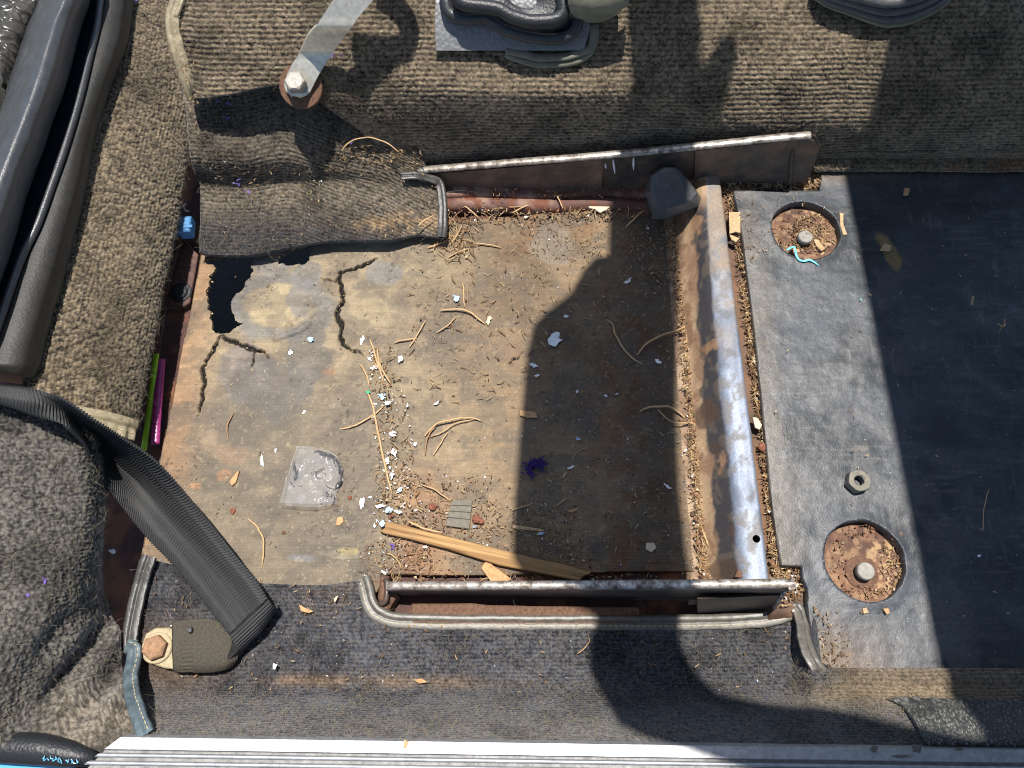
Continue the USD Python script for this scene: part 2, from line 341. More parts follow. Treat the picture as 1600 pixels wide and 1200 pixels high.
for path, hw, dep in CR:
    q = interp(U3([(p[0], p[1], 0) for p in path])[:, :2], 160)
    w = np.c_[q, np.zeros(len(q))] * 320
    q = q + .0042 * (np.c_[fbm(w, 4, 11), fbm(w, 4, 12)] - .5)
    hwv = .8 * hw * (.25 + 1.4 * fbm(w * .6, 3, 13)) * np.sin(np.linspace(.12, 3.0, len(q))) ** .5
    d, k = cKDTree(q).query(flat, distance_upper_bound=.012); k = np.minimum(k, len(q) - 1)
    ok = np.isfinite(d); d = np.where(ok, d, 9)
    crk = np.maximum(crk, np.where(ok, dep * sstep(1.15, .75, d / hwv[k]), 0))
    edge = np.minimum(edge, np.where(ok, d - hwv[k], 9))
for ring in (RING, HOLE2):
    d, _ = cKDTree(ring).query(flat, distance_upper_bound=.03); edge = np.minimum(edge, np.where(np.isfinite(d), d, 9))
edge, crk = edge.reshape(X.shape), crk.reshape(X.shape)
Z += .0016 * np.exp(-np.maximum(edge, 0) / .006) * fbm(W * 60, 2, 21) - crk
# small raised blister
bl = LineString(U3([(432, 530, 0), (450, 524, 0), (470, 516, 0), (482, 507, 0)])[:, :2]); 
from shapely import distance as sdist, points as spts
near = (np.abs(GX - 457) < 60) & (np.abs(GY - 520) < 40); dd = np.full(X.shape, 9.0)
dd[near] = sdist(bl, spts(X[near], Y[near])); Z += .0022 * sstep(.0042, .001, dd)
n1, n2, n3, n4 = (fbm(W * s, 5, k) for s, k in ((22, 31), (60, 32), (150, 33), (11, 34)))
khaki, grey, dark, brown, rust = lin(144, 128, 102), lin(120, 106, 86), lin(86, 68, 50), lin(116, 94, 70), lin(136, 92, 60)
c = mixc(khaki, grey, sstep(.32, .68, n1 + .12 * (n3 - .5)))
left = sstep(640, 560, GX) * sstep(560, 640, GY)
c = mixc(c, mixc(lin(112, 102, 88), lin(94, 86, 76), n2), left * .7)
up = sstep(560, 470, GY)
c = mixc(c, lin(142, 127, 102), up * sstep(.58, .42, n1) * .5)
# right-hand side: brown and rusty in bands towards the crossmember
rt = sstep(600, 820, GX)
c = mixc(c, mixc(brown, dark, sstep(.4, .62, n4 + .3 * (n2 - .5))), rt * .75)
band = np.exp(-((GX - 985 - 20 * (n1 - .5)) / 55) ** 2) * sstep(380, 520, GY)
c = mixc(c, lin(112, 76, 46), band * .75 * sstep(.3, .6, n2))
c = mixc(c, lin(126, 88, 54), sstep(430, 330, GY) * sstep(640, 860, GX) * .65 * sstep(.35, .6, n1))
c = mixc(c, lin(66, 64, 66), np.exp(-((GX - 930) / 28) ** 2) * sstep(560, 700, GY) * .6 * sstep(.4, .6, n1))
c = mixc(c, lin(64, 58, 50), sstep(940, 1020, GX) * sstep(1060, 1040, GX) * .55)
c = mixc(c, rust, sstep(600, 640, GX) * sstep(740, 660, GX) * sstep(690, 780, GY) * .5)
c = mixc(c, lin(150, 112, 78), sstep(330, 255, GX - .18 * (720 - GY)) * .55)
c = mixc(c, lin(140, 96, 62), sstep(850, 915, GY) * sstep(560, 610, GX) * .6 * sstep(.35, .55, n2))
# the pale patch with a blue-grey tide mark around it, and stains below the hole
r = np.hypot((GX - 437) / 60, (GY - 478) / 38) + .5 * (n1 - .5) + .35 * (n2 - .5)
bg = lin(112, 109, 105)
c = mixc(c, bg, sstep(1.55, 1.25, r) * sstep(.82, 1.05, r) * .8)
c = mixc(c, lin(158, 142, 112), sstep(1.0, .8, r) * .85)
for (cx, cy, rx, ry, k) in [(372, 440, 26, 26, bg), (425, 415, 34, 14, bg), (480, 432, 26, 24, bg), (468, 470, 22, 30, bg), (352, 480, 24, 30, bg), (480, 560, 34, 60, lin(98, 94, 90)), (385, 590, 46, 44, lin(112, 104, 100)),
        (420, 610, 60, 46, lin(104, 98, 92)), (600, 425, 26, 20, bg), (860, 375, 36, 34, lin(122, 111, 97)), (430, 398, 24, 6, lin(176, 140, 118))]:
    r = np.hypot((GX - cx) / rx, (GY - cy) / ry) + .9 * (n1 - .5) + .8 * (n2 - .5)
    c = mixc(c, k, sstep(1.05, .8, r) * .75)
for (cx, cy, rx, ry, k) in [(352, 744, 14, 9, lin(172, 128, 92)), (306, 760, 14, 6, lin(160, 118, 86)), (515, 582, 12, 7, lin(150, 112, 84)), (530, 866, 46, 9, lin(140, 132, 112)), (545, 862, 20, 7, lin(160, 144, 100)), (470, 873, 30, 7, lin(128, 128, 128)), (365, 712, 30, 16, lin(132, 110, 88)), (330, 700, 30, 25, lin(130, 112, 92))]:
    r = np.hypot((GX - cx) / rx, (GY - cy) / ry) + .8 * (n2 - .5) + .9 * (n3 - .5)
    c = mixc(c, k, sstep(1.0, .6, r) * .8)
# cracks: pale jute at the lips, black below
c = mixc(c, lin(196, 176, 134), sstep(.0012, .0002, edge) * sstep(.54, .64, fbm(W * 130, 3, 41)) * .8)
c = mixc(c, lin(52, 45, 38), sstep(.66, .74, fbm(W * 330, 3, 51)) * .6 * sstep(.5, .62, n1))
c = c * (.80 + .40 * fbm(W * [60, 420, 1], 4, 53))[..., None]; c = c * (.82 + .36 * fbm(W * 210, 4, 54))[..., None]; c = mixc(c, lin(92, 84, 74), sstep(.54, .62, fbm(W * 75, 5, 55)) * .4); c = c * (1 + .03 * np.sin(Y * 2 * np.pi / .0027 + 5 * fbm(W * 40, 2, 3)))[..., None]; c = mixc(c, lin(84, 78, 70), sstep(.56, .66, fbm(W * [30, 55, 1], 5, 57)) * .45); c = mixc(c, lin(168, 152, 122), sstep(.70, .78, fbm(W * 500, 3, 52)) * .35)
c = mixc(c, lin(20, 16, 14), sstep(.0004, .0016, crk))
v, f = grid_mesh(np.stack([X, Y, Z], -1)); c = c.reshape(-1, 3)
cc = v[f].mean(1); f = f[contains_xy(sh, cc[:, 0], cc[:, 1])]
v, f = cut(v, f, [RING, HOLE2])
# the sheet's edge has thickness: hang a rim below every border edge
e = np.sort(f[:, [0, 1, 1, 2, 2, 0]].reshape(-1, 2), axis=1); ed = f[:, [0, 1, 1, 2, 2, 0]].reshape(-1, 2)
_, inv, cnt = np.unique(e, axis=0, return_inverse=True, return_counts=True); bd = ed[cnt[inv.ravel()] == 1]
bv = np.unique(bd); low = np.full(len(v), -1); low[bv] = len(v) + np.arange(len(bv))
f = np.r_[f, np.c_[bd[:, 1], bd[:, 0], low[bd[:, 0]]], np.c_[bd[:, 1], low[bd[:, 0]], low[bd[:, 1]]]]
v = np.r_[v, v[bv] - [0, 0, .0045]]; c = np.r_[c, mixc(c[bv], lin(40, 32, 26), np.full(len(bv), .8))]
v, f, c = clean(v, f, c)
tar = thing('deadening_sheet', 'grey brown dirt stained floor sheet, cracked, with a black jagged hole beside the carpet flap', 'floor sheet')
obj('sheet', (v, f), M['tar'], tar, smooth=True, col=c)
# crumbs of pale jute standing in the cracks
def shard(rng, c, r, z, flatness=.35, k=7):
    a = np.sort(rng.uniform(0, 2 * np.pi, k)); rr = r * rng.uniform(.45, 1.1, k)
    T = np.c_[c[0] + rr * np.cos(a), c[1] + rr * np.sin(a)]
    tilt = rng.normal(0, .35, 2); zt = z + (T - c[:2]) @ tilt
    V = np.r_[np.c_[T, zt + r * flatness], np.c_[T, zt], [[c[0], c[1], z + r * flatness * 1.3]]]
    F = []
    for j in range(k):
        n = (j + 1) % k; F += [[2 * k, j, n], [j, j + k, n], [n, j + k, n + k]]
    return V, np.array(F)
V, F, C, nv = [], [], [], 0
for path, hw, dep in CR[:2] + CR[4:6]:
    q = interp(U3([(p[0], p[1], 0) for p in path]), 60)
    for p in q:
        if rng.random() < .06:
            a, b_ = shard(rng, p + rng.normal(0, .0013, 3) * [1, 1, 0], rng.uniform(.0006, .0016), -.0022 + rng.uniform(0, .001)); V.append(a); F.append(b_ + nv); nv += len(a)
            C.append(np.tile(mixc(lin(210, 186, 138), lin(150, 110, 76), rng.random()), (len(a), 1)))
for p in RING[::5]:
    if p[0] < U(340, 470)[0]:
        a, b_ = shard(rng, np.r_[p, 0] + rng.normal(-.0006, .0012, 3) * [1, 1, 0], rng.uniform(.0007, .0018), -.002); V.append(a); F.append(b_ + nv); nv += len(a)
        C.append(np.tile(mixc(lin(206, 182, 136), lin(150, 110, 76), rng.random()), (len(a), 1)))
obj('jute_crumbs', (np.concatenate(V), np.concatenate(F)), M['litter'], tar, col=np.concatenate(C), kind='stuff')

# ---------------------------------------------------------------- crossmember
pr = [(.137, -.002), (.143, .0), (.150, .003), (.1565, .0098), (.162, .0175), (.1665, .0240), (.170, .0288), (.173, .0316), (.178, .0336), (.184, .0345), (.1885, .0345), (.1905, .0330), (.1912, .030), (.1912, .012)]
ys = np.linspace(.066, .456, 40)
P = np.stack([np.stack([np.full_like(ys, a), ys, np.full_like(ys, b)], -1) for a, b in pr]); P = sheet(P, .0009)
P[..., 2] += .0005 * (fbm(P * 45, 3, 5) - .5); P[..., 0] += .0006 * (fbm(P[..., [1, 1, 1]] * 25, 3, 6) - .5)
g = PX(P); q1, q2, q3 = fbm(P * 40, 5, 61), fbm(P * 110, 5, 62), fbm(P * [200, 30, 200], 4, 63)
xx = P[..., 0]; yy = P[..., 1]
crest = np.interp(yy, [.06, .28, .40, .455], [.1700, .1715, .1750, .180])
edge_n = .008 * (q1 - .5) + .004 * (q2 - .5)
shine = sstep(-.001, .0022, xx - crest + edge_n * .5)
blk = sstep(-.0125, -.009, xx - crest + 1.5 * edge_n) * sstep(.43, .40, yy) * sstep(.40, .47, q1 + .1)
c = mixc(lin(132, 104, 80), lin(164, 138, 108), sstep(.35, .6, q1)); c = mixc(c, lin(104, 74, 52), sstep(.52, .64, q2) * .6)
c = mixc(c, lin(44, 46, 52), blk * .95); c = mixc(c, lin(120, 106, 84), sstep(.54, .62, q2) * blk * .3)
for (cx, cy, rx, ry) in [(1107, 640, 14, 18), (1118, 700, 10, 12), (1150, 730, 8, 9), (1132, 890, 26, 22), (1146, 830, 8, 12), (1104, 650, 22, 20)]:
    r = np.hypot((g[..., 0] - cx) / rx, (g[..., 1] - cy) / ry) + 1.0 * (q2 - .5); c = mixc(c, lin(74, 58, 46), sstep(1.05, .75, r) * .75)
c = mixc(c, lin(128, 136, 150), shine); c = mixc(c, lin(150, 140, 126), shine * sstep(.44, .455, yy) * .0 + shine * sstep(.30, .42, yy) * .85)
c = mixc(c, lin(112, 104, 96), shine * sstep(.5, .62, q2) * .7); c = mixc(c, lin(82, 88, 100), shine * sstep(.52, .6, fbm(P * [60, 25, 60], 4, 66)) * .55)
c = mixc(c, lin(40, 36, 34), sstep(.1903, .1911, xx) * .8)
up_ = sstep(.24, .33, yy); c = mixc(c, mixc(lin(150, 132, 110), lin(118, 104, 92), q2), shine * up_ * sstep(.62, .45, q1) * .9)
metal = (1 - .85 * up_) * shine * .32 * (1 - .8 * sstep(.5, .64, q2)) * sstep(.475, .36, yy) * sstep(.1912, .190, xx)
hole = U(1182, 842, .0345)[:2]; a = np.linspace(0, 2 * np.pi, 36)[:-1]; HR = np.c_[hole[0] + .0029 * np.cos(a), hole[1] + .0029 * np.sin(a)]
v, f = grid_mesh(P); v, f = cut(v, f, [HR]); v, f, c, metal = clean(v, f, c.reshape(-1, 3), metal.ravel())
cm = thing('crossmember', 'rust stained steel crossmember with a worn shiny ridge and one small round hole', 'crossmember')
obj('pressing', (v, f), M['steel_rust'], cm, smooth=True, col=c, extra={'metal': metal})
ring = np.c_[HR, np.full(len(HR), .0347)]; V = np.r_[ring, ring - [0, 0, .004]]; k = len(ring)
obj('hole_wall', trimesh.Trimesh(V, [q for j in range(k) for q in ([j, (j + 1) % k, j + k], [(j + 1) % k, (j + 1) % k + k, j + k])], process=False), M['rust'], cm)
g = U3([(1142, 905, .02), (1150, 891, .026), (1180, 899, .034), (1203, 903, .034), (1206, 909, .03)])
obj('end_tab', prism(g[:, :2], .012, .031, .0008), M['rust'], cm)

# ---------------------------------------------------------------- rubber mat
C1, C2 = U(1258, 361, .03)[:2], U(1350, 876, .03)[:2]; RH = .0302
L = U3([(1146, 297, .03), (1156, 350, .03), (1170, 450, .03), (1183, 560, .03), (1195, 680, .03), (1207, 800, .03), (1220, 884, .03), (1252, 886, .03), (1254, 905, .03), (1262, 922, .03), (1262, 955, .03), (1270, 1000, .03), (1284, 1052, .03), (1300, 1056, .03)])[:, :2]
mp = Polygon(np.r_[L, [[.72, L[-1][1]], [.72, .475]], U3([(1284, 268, .03), (1281, 297, .03)])[:, :2]])
st = .0014; b = mp.bounds; X, Y = np.meshgrid(np.arange(b[0], b[2], st), np.arange(b[1], b[3], st)); W = np.stack([X, Y, 0 * X], -1)
n1, n2, n3 = fbm(W * 16, 4, 71), fbm(W * [18, 60, 1], 4, 72), fbm(W * 120, 4, 73)
Z = .030 + .0026 * (n1 - .5) + .0024 * (n2 - .5) * sstep(.22, .34, X) + .0009 * (n3 - .5)
Z += .0012 * np.sin(Y * 110 + 5 * n1) * sstep(.3, .36, X)
g = PX(np.stack([X, Y, Z], -1))
for cc_ in (C1, C2):
    d = np.hypot(X - cc_[0], Y - cc_[1]); Z += .0012 * np.exp(-((d - RH) / .006) ** 2)
c = mixc(lin(68, 71, 76), lin(48, 51, 55), sstep(.4, .62, n1)); c = mixc(c, lin(92, 91, 90), sstep(.48, .64, fbm(W * 34, 5, 74)) * .55); c = c * (.86 + .28 * fbm(W * [50, 260, 1], 4, 78))[..., None]
c = mixc(c, lin(112, 100, 84), sstep(.028, .004, X - np.interp(Y, L[::-1, 1], L[::-1, 0])) * sstep(.35, .6, fbm(W * 40, 4, 75)) * .45)
c = mixc(c, lin(116, 92, 64), sstep(.05, .0, Y - L[-1][1]) * sstep(.29, .22, X) * .8)
c = mixc(c, lin(112, 94, 72), sstep(.43, .45, Y) * .6)
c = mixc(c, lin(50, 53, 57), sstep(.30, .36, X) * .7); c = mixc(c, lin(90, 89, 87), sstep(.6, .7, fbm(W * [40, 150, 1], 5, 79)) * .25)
for i_, (sx, sy) in enumerate(((30, 620), (420, 40), (60, 900))): c = mixc(c, lin(124, 122, 118), sstep(.66, .74, fbm(W * [sx, sy, 1], 3, 300 + i_)) * .2 * sstep(.4, .6, fbm(W * 20, 3, 310 + i_)))
r = np.hypot((g[..., 0] - 1388 - .45 * (g[..., 1] - 390)) / 15, (g[..., 1] - 390) / 30) + 1.0 * (fbm(W * 90, 4, 76) - .5)
c = mixc(c, lin(136, 112, 66), sstep(1.05, .7, r) * .8)
for (cx, cy, rx, ry, k) in [(1408, 834, 5, 4, lin(110, 84, 66)), (1345, 700, 18, 6, lin(104, 96, 86)), (1330, 640, 6, 8, lin(50, 42, 38))]:
    r = np.hypot((g[..., 0] - cx) / rx, (g[..., 1] - cy) / ry) + .7 * (n3 - .5); c = mixc(c, k, sstep(1.1, .6, r) * .6)

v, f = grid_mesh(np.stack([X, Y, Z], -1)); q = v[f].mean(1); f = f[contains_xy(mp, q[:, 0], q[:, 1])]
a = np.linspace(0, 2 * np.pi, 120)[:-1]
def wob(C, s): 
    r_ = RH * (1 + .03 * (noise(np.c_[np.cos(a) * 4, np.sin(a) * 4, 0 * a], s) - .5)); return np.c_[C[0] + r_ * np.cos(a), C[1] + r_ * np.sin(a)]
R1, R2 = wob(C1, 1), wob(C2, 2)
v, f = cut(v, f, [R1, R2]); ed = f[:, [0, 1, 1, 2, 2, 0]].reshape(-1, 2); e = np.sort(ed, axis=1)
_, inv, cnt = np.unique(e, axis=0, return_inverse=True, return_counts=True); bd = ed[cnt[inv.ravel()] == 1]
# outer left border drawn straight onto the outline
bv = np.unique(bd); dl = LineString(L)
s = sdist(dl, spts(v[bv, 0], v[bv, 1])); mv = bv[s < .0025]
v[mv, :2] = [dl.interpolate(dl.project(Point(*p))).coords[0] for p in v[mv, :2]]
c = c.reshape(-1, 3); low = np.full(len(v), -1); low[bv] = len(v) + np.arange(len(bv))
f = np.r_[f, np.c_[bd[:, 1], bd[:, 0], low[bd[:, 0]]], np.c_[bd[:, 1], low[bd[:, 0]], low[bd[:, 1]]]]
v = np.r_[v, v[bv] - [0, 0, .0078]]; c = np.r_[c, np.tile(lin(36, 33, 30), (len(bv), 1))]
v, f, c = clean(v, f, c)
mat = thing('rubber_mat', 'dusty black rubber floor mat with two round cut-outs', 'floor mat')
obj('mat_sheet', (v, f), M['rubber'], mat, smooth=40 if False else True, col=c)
# what lies at the bottom of the two cut-outs, and their studs
for i, (C, lab) in enumerate(((C1, 'steel stud in the upper mat cut-out, beside the teal thread'), (C2, 'steel stud in the lower mat cut-out, below the hexagon nut'))):
    t = thing('floor_stud', 'round flat headed ' + lab, 'stud', 'round headed studs in the mat cut-outs')
    xy = np.array([[C[0] + r_ * np.cos(q), C[1] + r_ * np.sin(q)] for r_ in np.linspace(0, .036, 46) for q in np.linspace(0, 2 * np.pi, 150)]).reshape(46, 150, 2)
    w = np.concatenate([xy, np.zeros((46, 150, 1))], 2); z = .0212 + .0012 * fbm(w * 120, 4, 80 + i) + (.0025 * sstep(-.01, .03, w[..., :1][..., 0] - C[0]) * fbm(w * 60, 3, 85) if i == 0 else 0)
    w[..., 2] = z; k1, k2 = fbm(w * 70, 5, 90 + i), fbm(w * 260, 4, 92)
    cc = mixc(lin(122, 90, 70), lin(84, 60, 48), sstep(.4, .62, k1)); cc = mixc(cc, lin(176, 144, 106), sstep(.5, .62, k2) * (.35 + .5 * sstep(-.005, .02, w[..., 0] - C[0])))
    vv, ff = grid_mesh(w)
    obj('rusty_floor', (vv, ff), M['tar'], floor, smooth=True, col=cc.reshape(-1, 3))
    o = U(*((1259, 369), (1353.5, 892))[i], .031)
    k3 = np.linspace(0, 2 * np.pi, 40)
    obj('head', disc(o, .0066 if i == 0 else .0067, .0275, .0312, .0007, 40), M['zinc'], t)
    obj('shank', disc(o, .0055, .019, .0276, 0, 32), M['rust'], t)
    obj('washer', disc(o, .0125 if i else .009, .0205, .0229, .0006, 40), M['rust'], t)
# ---------------------------------------------------------------- carpets
PILES = []
def soil(c, k, m):
    'dust on the pile: tints it and leaves its relief'
    L_ = c.mean(-1, keepdims=True) / c.mean(); return mixc(c, np.asarray(k) * (.25 + .75 * np.clip(L_, .2, 2.2)), m)

def carpet(name, rows, parent, cols, du=.001, rib=.0045, tuft=.0042, amp=.0015, ribamp=.8, thick=.006, seed=1, dirt=None, post=None, coords=None, vary=.28, lump=1.0, fib=0, jit=.35, swirl=1.0, flip=False, fade=None):
    P = sheet(rows, du) if not isinstance(rows, np.ndarray) or rows.ndim < 3 else rows
    P = P + 0
    P += grid_normals(P) * (lump * .0016 * (fbm(P * 28, 3, seed + 70) - .5) * 2)[..., None]
    N = grid_normals(P); s, t = arc(P) if coords is None else coords(P); rg = np.random.default_rng(seed)
    s2 = s + .002 * swirl * (fbm(P * 22, 2, seed) - .5) * 2; t2 = t + .0022 * swirl * (fbm(P * 18, 3, seed + 1) - .5) * 2
    s2 -= s2.min(); t2 -= t2.min()
    if flip: s2, t2 = t2, s2
    ni, nj = int(t2.max() / rib) + 4, int(s2.max() / tuft) + 4
    I, J = np.meshgrid(np.arange(-2, ni), np.arange(-2, nj), indexing='ij')
    ct = (I + rg.normal(0, jit * .5, I.shape)) * rib; cs = (J + .5 * (I % 2) + rg.normal(0, jit, I.shape)) * tuft
    tree = cKDTree(np.c_[cs.ravel(), ct.ravel()]); hgt = rg.uniform(.55, 1.1, I.size); tone = rg.random(I.size)
    d, k = tree.query(np.c_[s2.ravel(), t2.ravel()])
    d, k = d.reshape(s.shape), k.reshape(s.shape)
    h = np.clip(1 - (d / (.62 * max(rib, tuft))) ** 2, 0, 1) * hgt[k]
    h = ribamp * h + (1 - ribamp) * (.5 + .5 * np.cos(2 * np.pi * t2 / rib))
    fine = fbm(P * 900, 2, seed + 3)
    wear = .35 + 1.0 * fbm(P * 26, 4, seed + 4)
    P2 = P + N * (amp * wear * (h + .55 * (fine - .5)))[..., None]
    if post is not None: P2 = post(P2, N, s, t)
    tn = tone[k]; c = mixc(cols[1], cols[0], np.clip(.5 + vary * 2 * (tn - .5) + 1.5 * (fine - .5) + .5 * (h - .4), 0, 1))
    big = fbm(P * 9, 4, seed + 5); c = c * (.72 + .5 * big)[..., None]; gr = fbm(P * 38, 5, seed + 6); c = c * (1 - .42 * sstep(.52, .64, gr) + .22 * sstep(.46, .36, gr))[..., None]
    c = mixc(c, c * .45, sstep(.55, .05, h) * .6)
    if dirt is not None: c = dirt(c, P, s, t, PX(P))
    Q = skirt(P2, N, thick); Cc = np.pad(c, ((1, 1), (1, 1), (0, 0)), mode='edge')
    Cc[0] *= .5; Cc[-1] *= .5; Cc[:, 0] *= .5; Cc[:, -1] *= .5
    v, f = grid_mesh(Q)
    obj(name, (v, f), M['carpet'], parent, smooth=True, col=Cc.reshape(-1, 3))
    if fib:
        i = rg.integers(2, P.shape[0] - 2, fib); j = rg.integers(2, P.shape[1] - 2, fib); p0 = P2[i, j]; n0 = N[i, j]
        ln = rg.gamma(2.2, .0013, fib) + .0012; dr = rg.normal(0, 1, (fib, 3)); dr -= n0 * (dr * n0).sum(1, keepdims=True); dr /= np.linalg.norm(dr, axis=1, keepdims=True)
        long = rg.random(fib) < .035; ln[long] *= rg.uniform(2, 5, long.sum())
        lift = np.where(long, .12, .55)[:, None]
        p1 = p0 + ln[:, None] * (.5 * dr * (1 - .3 * lift) + lift * .55 * n0); dr2 = dr + .7 * rg.normal(0, 1, (fib, 3))
        p2 = p1 + ln[:, None] * (.55 * dr2 * .6 + (lift - .45) * .3 * n0)
        PILES.append((np.stack([p0 - n0 * .0003, p1, p2], 1), parent))
def pile(name, mat, pts, parent, w=.0002):
    if parent is not None: pts = pts - offset(str(parent.GetPath()))
    bc = UsdGeom.BasisCurves.Define(stage, numbered(str(parent.GetPath()), name))
    bc.CreateTypeAttr('linear'); n = len(pts)
    bc.CreatePointsAttr(Vt.Vec3fArray.FromNumpy(pts.reshape(-1, 3).astype(np.float32)))
    bc.CreateCurveVertexCountsAttr(Vt.IntArray.FromNumpy(np.full(n, pts.shape[1], np.int32)))
    bc.CreateWidthsAttr(Vt.FloatArray.FromNumpy(np.tile(np.linspace(w, w * .5, pts.shape[1]).astype(np.float32), n))); bc.SetWidthsInterpolation('vertex')
    UsdShade.MaterialBindingAPI.Apply(bc.GetPrim()).Bind(M[mat]); tag(bc.GetPrim(), kind='stuff')

tan, brn, blk = lin(150, 136, 112), lin(66, 58, 49), lin(40, 40, 43)
def binding(name, path, r, mat, parent, side=1, fl=1.7, n=120, stitch=True, seed=0, k=12, up=.0):
    "an edging: a rounded bead with a flat stitched flange to the right (side 1) or left (-1) of its path"
    q = U3(path) if not isinstance(path, np.ndarray) else path
    q = interp(q, n); q[:, 2] += up; q = q + (r * .3) * (np.stack([fbm(q * 70, 3, seed), fbm(q * 70, 3, seed + 1), fbm(q * 70, 3, seed + 2)], -1) - .5)
    T = np.gradient(q, axis=0); T /= np.linalg.norm(T, axis=1, keepdims=True); S = np.cross(T, [0, 0, 1.0]); S /= np.linalg.norm(S, axis=1, keepdims=True); S *= side; Nn = np.cross(S, T); Nn *= np.sign(Nn[:, 2:])
    cs = [(-1.0, -.7), (-1.05, -.1), (-.8, .42), (-.3, .7), (.25, .7), (.7, .42), (.95, .2), (1.15, .26), (.95 + fl * .5, .34), (.95 + fl, .2), (1.02 + fl, -.5)]
    w = r * (.9 + .25 * fbm(q * 130, 3, seed + 4))
    P = np.array([q + S * (a * w)[:, None] + Nn * (b_ * w)[:, None] for a, b_ in cs])
    P = sheet(P, np.linalg.norm(np.diff(q, axis=0), axis=1).mean(), r * .22)
    o = obj(name, grid_mesh(P), M[mat], parent, smooth=True)
    if stitch:
        w_ = q + S * (r * (.95 + fl * .45)) + Nn * (r * .40); d = np.r_[0, np.cumsum(np.linalg.norm(np.diff(w_, axis=0), axis=1))]; at = PchipInterpolator(d, w_, axis=0); L_ = []
        for u in np.arange(.002, d[-1] - .004, .0042): L_.append(tube(at(np.linspace(u, u + .003, 4)), [.0002, .0004, .0004, .0002], 5))
        obj('stitching', cat(L_), M['stitch'], o, kind='stuff')
    return o
# --- tunnel
colx = [0, 340, 450, 540, 655, 800, 1000, 1200, 1290, 1400, 1550, 1700]
def tz(py): return float(np.interp(py, [p[0] for p in ptop], [p[1] for p in ptop]))
def adj(L_): return [(x_, y_, z + tz(y_) - float(np.interp(y_, [-60, 0, 50, 100, 150], [.176, .168, .149, .127, .103]))) for x_, y_, z in L_]
ptop = [(-30, .162), (0, .155), (50, .142), (100, .126), (150, .1095), (200, .0735), (240, .0395), (262, .020)]
cutL = {340: (151, .102), 450: (131, .112), 540: (188, .083), 655: (258, .034)}
rows = [[] for _ in ptop]
for x_ in colx:
    for i, (py, z) in enumerate(ptop):
        if x_ == 0:
            e = [(283, -30), (275, 0), (268, 30), (269, 60), (275, 90), (283, 115), (290, 135), (299, 154)][i]; rows[i].append(U(e[0], e[1], np.interp(e[1], [-60, 0, 50, 100, 150], [.162, .155, .142, .125, .103])))
        elif x_ in cutL:
            yb, zb = cutL[x_]; w = i / 7; yy_ = -30 + (yb + 30) * w; rows[i].append(U(x_, yy_, np.interp(yy_, [p[0] for p in ptop], [p[1] for p in ptop])))
        else: rows[i].append(U(x_, py, z if x_ < 1100 else {150: .105, 200: .080, 240: .046, 262: .03}.get(py, z)))
tun = thing('tunnel_carpet', 'brown ribbed loop pile carpet over the transmission tunnel', 'carpet')
def d_tun(c, P, s, t, g):
    k = fbm(P * 35, 4, 200); c = soil(c, lin(96, 84, 68), sstep(.60, .72, k) * .35)
    return c
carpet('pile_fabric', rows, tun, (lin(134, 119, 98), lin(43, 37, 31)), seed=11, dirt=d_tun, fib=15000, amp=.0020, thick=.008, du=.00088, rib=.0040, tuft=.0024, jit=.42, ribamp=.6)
binding('edge_binding', [(278, -20, .160), (274, 0, .156), (266, 30, .148), (266, 45, .144), (270, 68, .137), (277, 92, .129), (285, 116, .119), (292, 138, .11), (300, 158, .10)], .0030, 'binding_cream', tun, side=-1, seed=5, up=.002)
# lip of carpet at the foot of the tunnel beside the mat
lip = [[U(x_, 236 + .006 * (x_ - 1270), .05) for x_ in (1262, 1330, 1450, 1600, 1780)], [U(x_, 246, .041) for x_ in (1268, 1330, 1450, 1600, 1780)], [U(x_, 258, .039) for x_ in (1270, 1330, 1450, 1600, 1780)], [U(x_, 268, .034) for x_ in (1272, 1330, 1450, 1600, 1780)]]
carpet('carpet_lip', lip, tun, (lin(128, 112, 90), lin(60, 52, 44)), seed=15, fib=900, amp=.0018, rib=.0036, tuft=.0024, dirt=lambda c, P, s, t, g: soil(c, lin(112, 84, 58), sstep(.5, .62, fbm(P * 40, 4, 3)) * sstep(1400, 1520, g[..., 0]) * .7))

# --- flap that has come loose over the edge of the pan
R = '''285,140,.08 360,140,.08 430,130,.08 490,150,.075 550,170,.07 610,205,.06 645,235,.05
293,190,.074 365,185,.074 435,180,.074 500,195,.068 565,205,.06 620,228,.05 655,248,.042
296,225,.065 370,222,.066 440,222,.064 508,228,.058 575,232,.051 630,245,.044 664,258,.036
300,252,.052 372,256,.052 445,252,.052 512,252,.048 582,254,.043 640,262,.036 672,268,.03
306,272,.034 376,274,.036 448,268,.04 516,266,.041 588,268,.038 646,275,.032 682,279,.024
313,288,.026 378,286,.028 450,282,.030 520,280,.031 592,284,.030 650,290,.027 690,292,.020
314,330,.020 380,330,.021 455,328,.023 524,326,.023 596,325,.022 652,325,.020 694,325,.017
313,367,.016 382,370,.017 457,366,.018 526,352,.018 598,352,.017 652,348,.016 695,350,.014
312,396,.012 384,400,.013 460,386,.015 528,377,.014 600,377,.014 654,368,.012 693,373,.010'''
rows = [[U(*map(float, p.split(','))) for p in l.split()] for l in R.splitlines()]
flap = thing('carpet_flap', 'loose brown ribbed carpet flap folded over the pan above the jagged hole', 'carpet flap')
